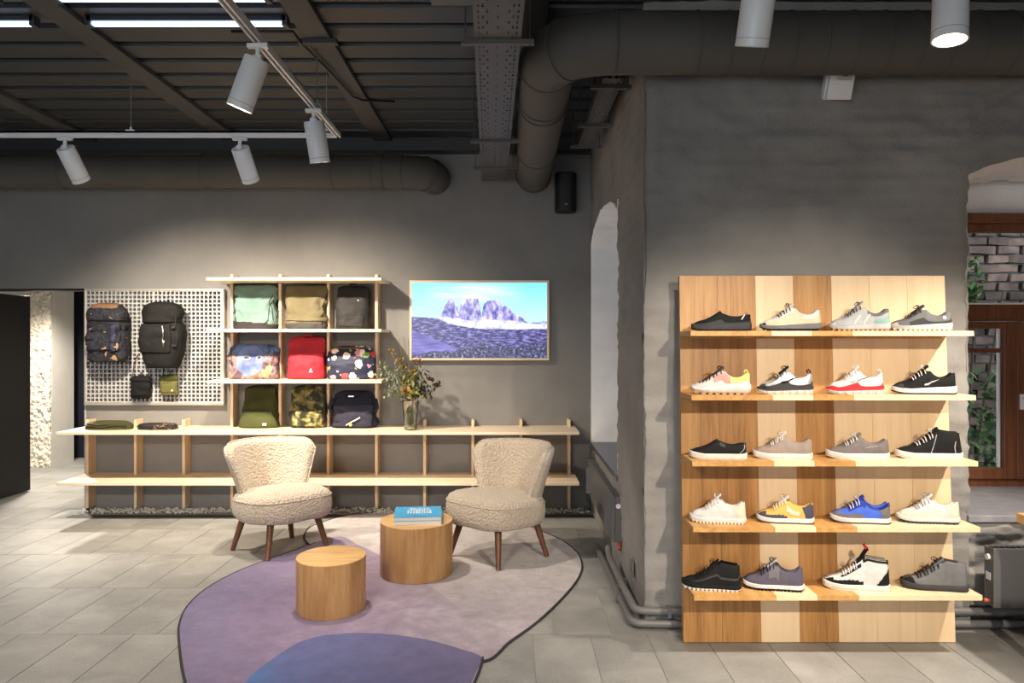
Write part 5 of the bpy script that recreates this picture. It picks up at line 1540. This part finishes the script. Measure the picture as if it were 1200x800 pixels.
shoe('running_shoe', 'white trainer with black outlined tick and red sole band', 972, 1032, 1, dict(upper=k_wht, mid=k_clear, out=k_clear, sole_bands=[('sole_band', k_red, .6, 1.03)], sole=RUN, h=1.1, pods=6, pod_mat=k_clear, lining=k_wlin, tongue=(k_wht, .014), laces=(k_wht, 5, .32, .5), pull=k_wht,
     panels=[('mudguard', k_red, lambda q, v, s: v > .9 - .3 * max(0, .16 - q) / .16)], marks=[('tick_mark', k_blk, lambda q, h: swoosh(q, h - .18) and not (swoosh(q + .014, h - .18) and swoosh(q - .014, h - .18) and swoosh(q, h - .155) and swoosh(q, h - .205)))]))
shoe('running_shoe', 'black trainer with white tick and thick white sole', 1049, 1116, 1, dict(upper=k_blk, mid=k_wht, out=k_blk, sole=RUN, lining=k_wlin, tongue=(k_blk, .014), laces=(k_wht, 5, .3, .49),
     panels=[('toe_guard', k_dgr, toep(.1, .55))], marks=[('tick_mark', k_wht, lambda q, h: swoosh(.38 + (q - .46) / .24 * .40, .13 + (h - .12) * 1.3))]))
# row 3
shoe('slip_on_shoe', 'black leather slip-on skate shoe with white sole', 810, 873, 2, dict(upper=k_blk, mid=k_off, prof=SLIP, sole=VUL, lining=k_wlin, open=.49, bulge=0, panels=[('elastic_gore', k_dgr, lambda q, v, s: .52 < q < .62 and .42 < v < .6)],
     marks=[('stitch_line', k_lgr, lambda q, h: abs(q - .86 - .1 * math.sin(h * 4)) < .006 and h < .5)]))
shoe('lace_up_shoe', 'taupe suede lace-up skate shoe with white sole', 885, 949, 2, dict(upper=k_tau, mid=k_off, sole=VUL, lining=k_wlin, h=.97, tongue=(k_wlin, .014), laces=(k_wht, 6, .3, .49), panels=[('heel_counter', k_tau, heelp(.88))]))
shoe('lace_up_shoe', 'warm grey suede lace-up skate shoe with white sole', 971, 1038, 2, dict(upper=k_tau2, mid=k_off, sole=VUL, lining=k_wlin, h=.9, tongue=(k_tau2, .01), laces=(k_wht, 5, .3, .47), panels=[('heel_counter', k_tau2, heelp(.88))],
     marks=[('stitch_line', k_lgr, lambda q, h: abs(h - .3 - .5 * (q - .6)) < .012 and .6 < q < .85)]))
shoe('high_top_shoe', 'black canvas mid-top skate shoe with white stitching', 1053, 1123, 2, dict(upper=k_blk, mid=k_off, prof=HIGH, h=.93, sole=VUL, lining=k_wlin, open=.6, tongue=(k_blk, .008), laces=(k_wht, 6, .3, .54), lean=.9,
     marks=[('stitch_line', k_lgr, lambda q, h: (abs(q - .86 - .12 * (h - .3) ** 2) < .006 and h < .62) or (abs(q - .5 - .1 * h) < .005 and h < .95))], panels=[('back_stay', k_beig, lambda q, v, s: q > .985 and v < .7)]))
# row 4
shoe('running_shoe', 'plain white leather running shoe with toothed sole', 810, 872, 3, dict(upper=k_wht, mid=k_wht, out=k_crm, sole=VUL, lugs=15, h=1.08, lining=k_beig, tongue=(k_wht, .016), laces=(k_wht, 5, .3, .5), panels=[('toe_guard', k_wht, toep(.14, .4)), ('heel_counter', k_crm, heelp(.86))]))
shoe('lace_up_shoe', 'yellow trainer with slate grey toe and heel', 889, 951, 3, dict(upper=k_yel, mid=k_wht, out=k_nav, sole=VUL, lining=k_beig, h=1.02, tongue=(k_wht, .014), laces=(k_wht, 5, .3, .49),
     panels=[('toe_guard', k_nav, lambda q, v, s: q < .15 and v > .3 or (v > .7 and q < .56 - 2.0 * (1 - v))), ('heel_counter', k_nav, heelp(.86)), ('side_overlay', k_crm, lambda q, v, s: .5 < q < .74 and .62 < v < .86 - .2 * (q - .5))]))
shoe('lace_up_shoe', 'bright blue trainer with grey toe and heel', 976, 1040, 3, dict(upper=k_blu, mid=k_wht, out=k_dgr, sole=VUL, lining=k_beig, h=1.0, tongue=(k_blu2, .012), laces=(k_wht, 4, .32, .47),
     panels=[('toe_guard', k_tau2, lambda q, v, s: q < .15 and v > .3 or (v > .7 and q < .6 - 1.8 * (1 - v))), ('heel_counter', k_tau2, heelp(.86)), ('eyestay', k_blu2, lambda q, v, s: .28 < q < .56 and v < .66 or (q > .55 and v < .55))]))
shoe('running_shoe', 'cream and white running shoe with toothed sole', 1054, 1120, 3, dict(upper=k_wht, mid=k_wht, out=k_dgr, sole=VUL, lugs=17, h=1.02, lining=k_beig, tongue=(k_wht, .014), laces=(k_lgr, 5, .3, .49), panels=[('toe_guard', k_crm, lambda q, v, s: q < .16 and v > .35 or (v > .68 and q < .6 - 1.6 * (1 - v))), ('heel_counter', k_crm, heelp(.84))]))
# row 5
shoe('high_top_shoe', 'all black mid-top trainer with white toothed edge', 801, 866, 4, dict(upper=k_blk, mid=k_blk, out=k_wht, prof=HIGH, h=.96, sole=VUL, lugs=13, lining=k_wht, open=.6, tongue=(k_blk, .006), laces=(k_blk, 7, .26, .54), panels=[('toe_cap', k_blk, toep(.14, .2)), ('rand', k_dgr, lambda q, v, s: .78 < v < .84)], rot=15))
shoe('running_shoe', 'slate purple suede running shoe with black laces', 873, 939, 4, dict(upper=k_pur, mid=k_wht, out=k_blk, sole=VUL, lugs=15, h=1.08, lining=k_blk, tongue=(k_lgr, .016), laces=(k_blk, 5, .3, .5), panels=[('toe_guard', k_pur, toep(.14, .3)), ('side_overlay', k_gry, lambda q, v, s: .42 < q < .6 and .45 < v < .86)], rot=15))
shoe('high_top_shoe', 'white high-top trainer with black trim and red tongue label', 968, 1038, 4, dict(upper=k_wht, mid=k_off, prof=HIGH, h=1.05, sole=VUL, lining=k_blk, open=.6, tongue=(k_blk, .042, k_red), laces=(k_wht, 6, .3, .5),
     panels=[('toe_guard', k_blk, lambda q, v, s: (q < .14 and v > .5) or (v > .74 and q < .62 - 2 * (1 - v))), ('heel_counter', k_blk, lambda q, v, s: q > .78 + .5 * (1 - v) and v > .66), ('eyestay', k_blk, lambda q, v, s: .26 < q < .56 and .42 < v < .6), ('collar', k_blk, lambda q, v, s: q > .6 and v < .47)], rot=15))
shoe('high_top_shoe', 'grey canvas high-top shoe with black toe cap and sole', 1060, 1129, 4, dict(upper=k_gry, mid=k_dgr, prof=HIGH, h=.97, sole=VUL, lining=k_wlin, open=.6, tongue=(k_gry, .006), laces=(k_blk, 7, .24, .54), panels=[('toe_cap', k_blk, toep(.13, .2))], rot=15))
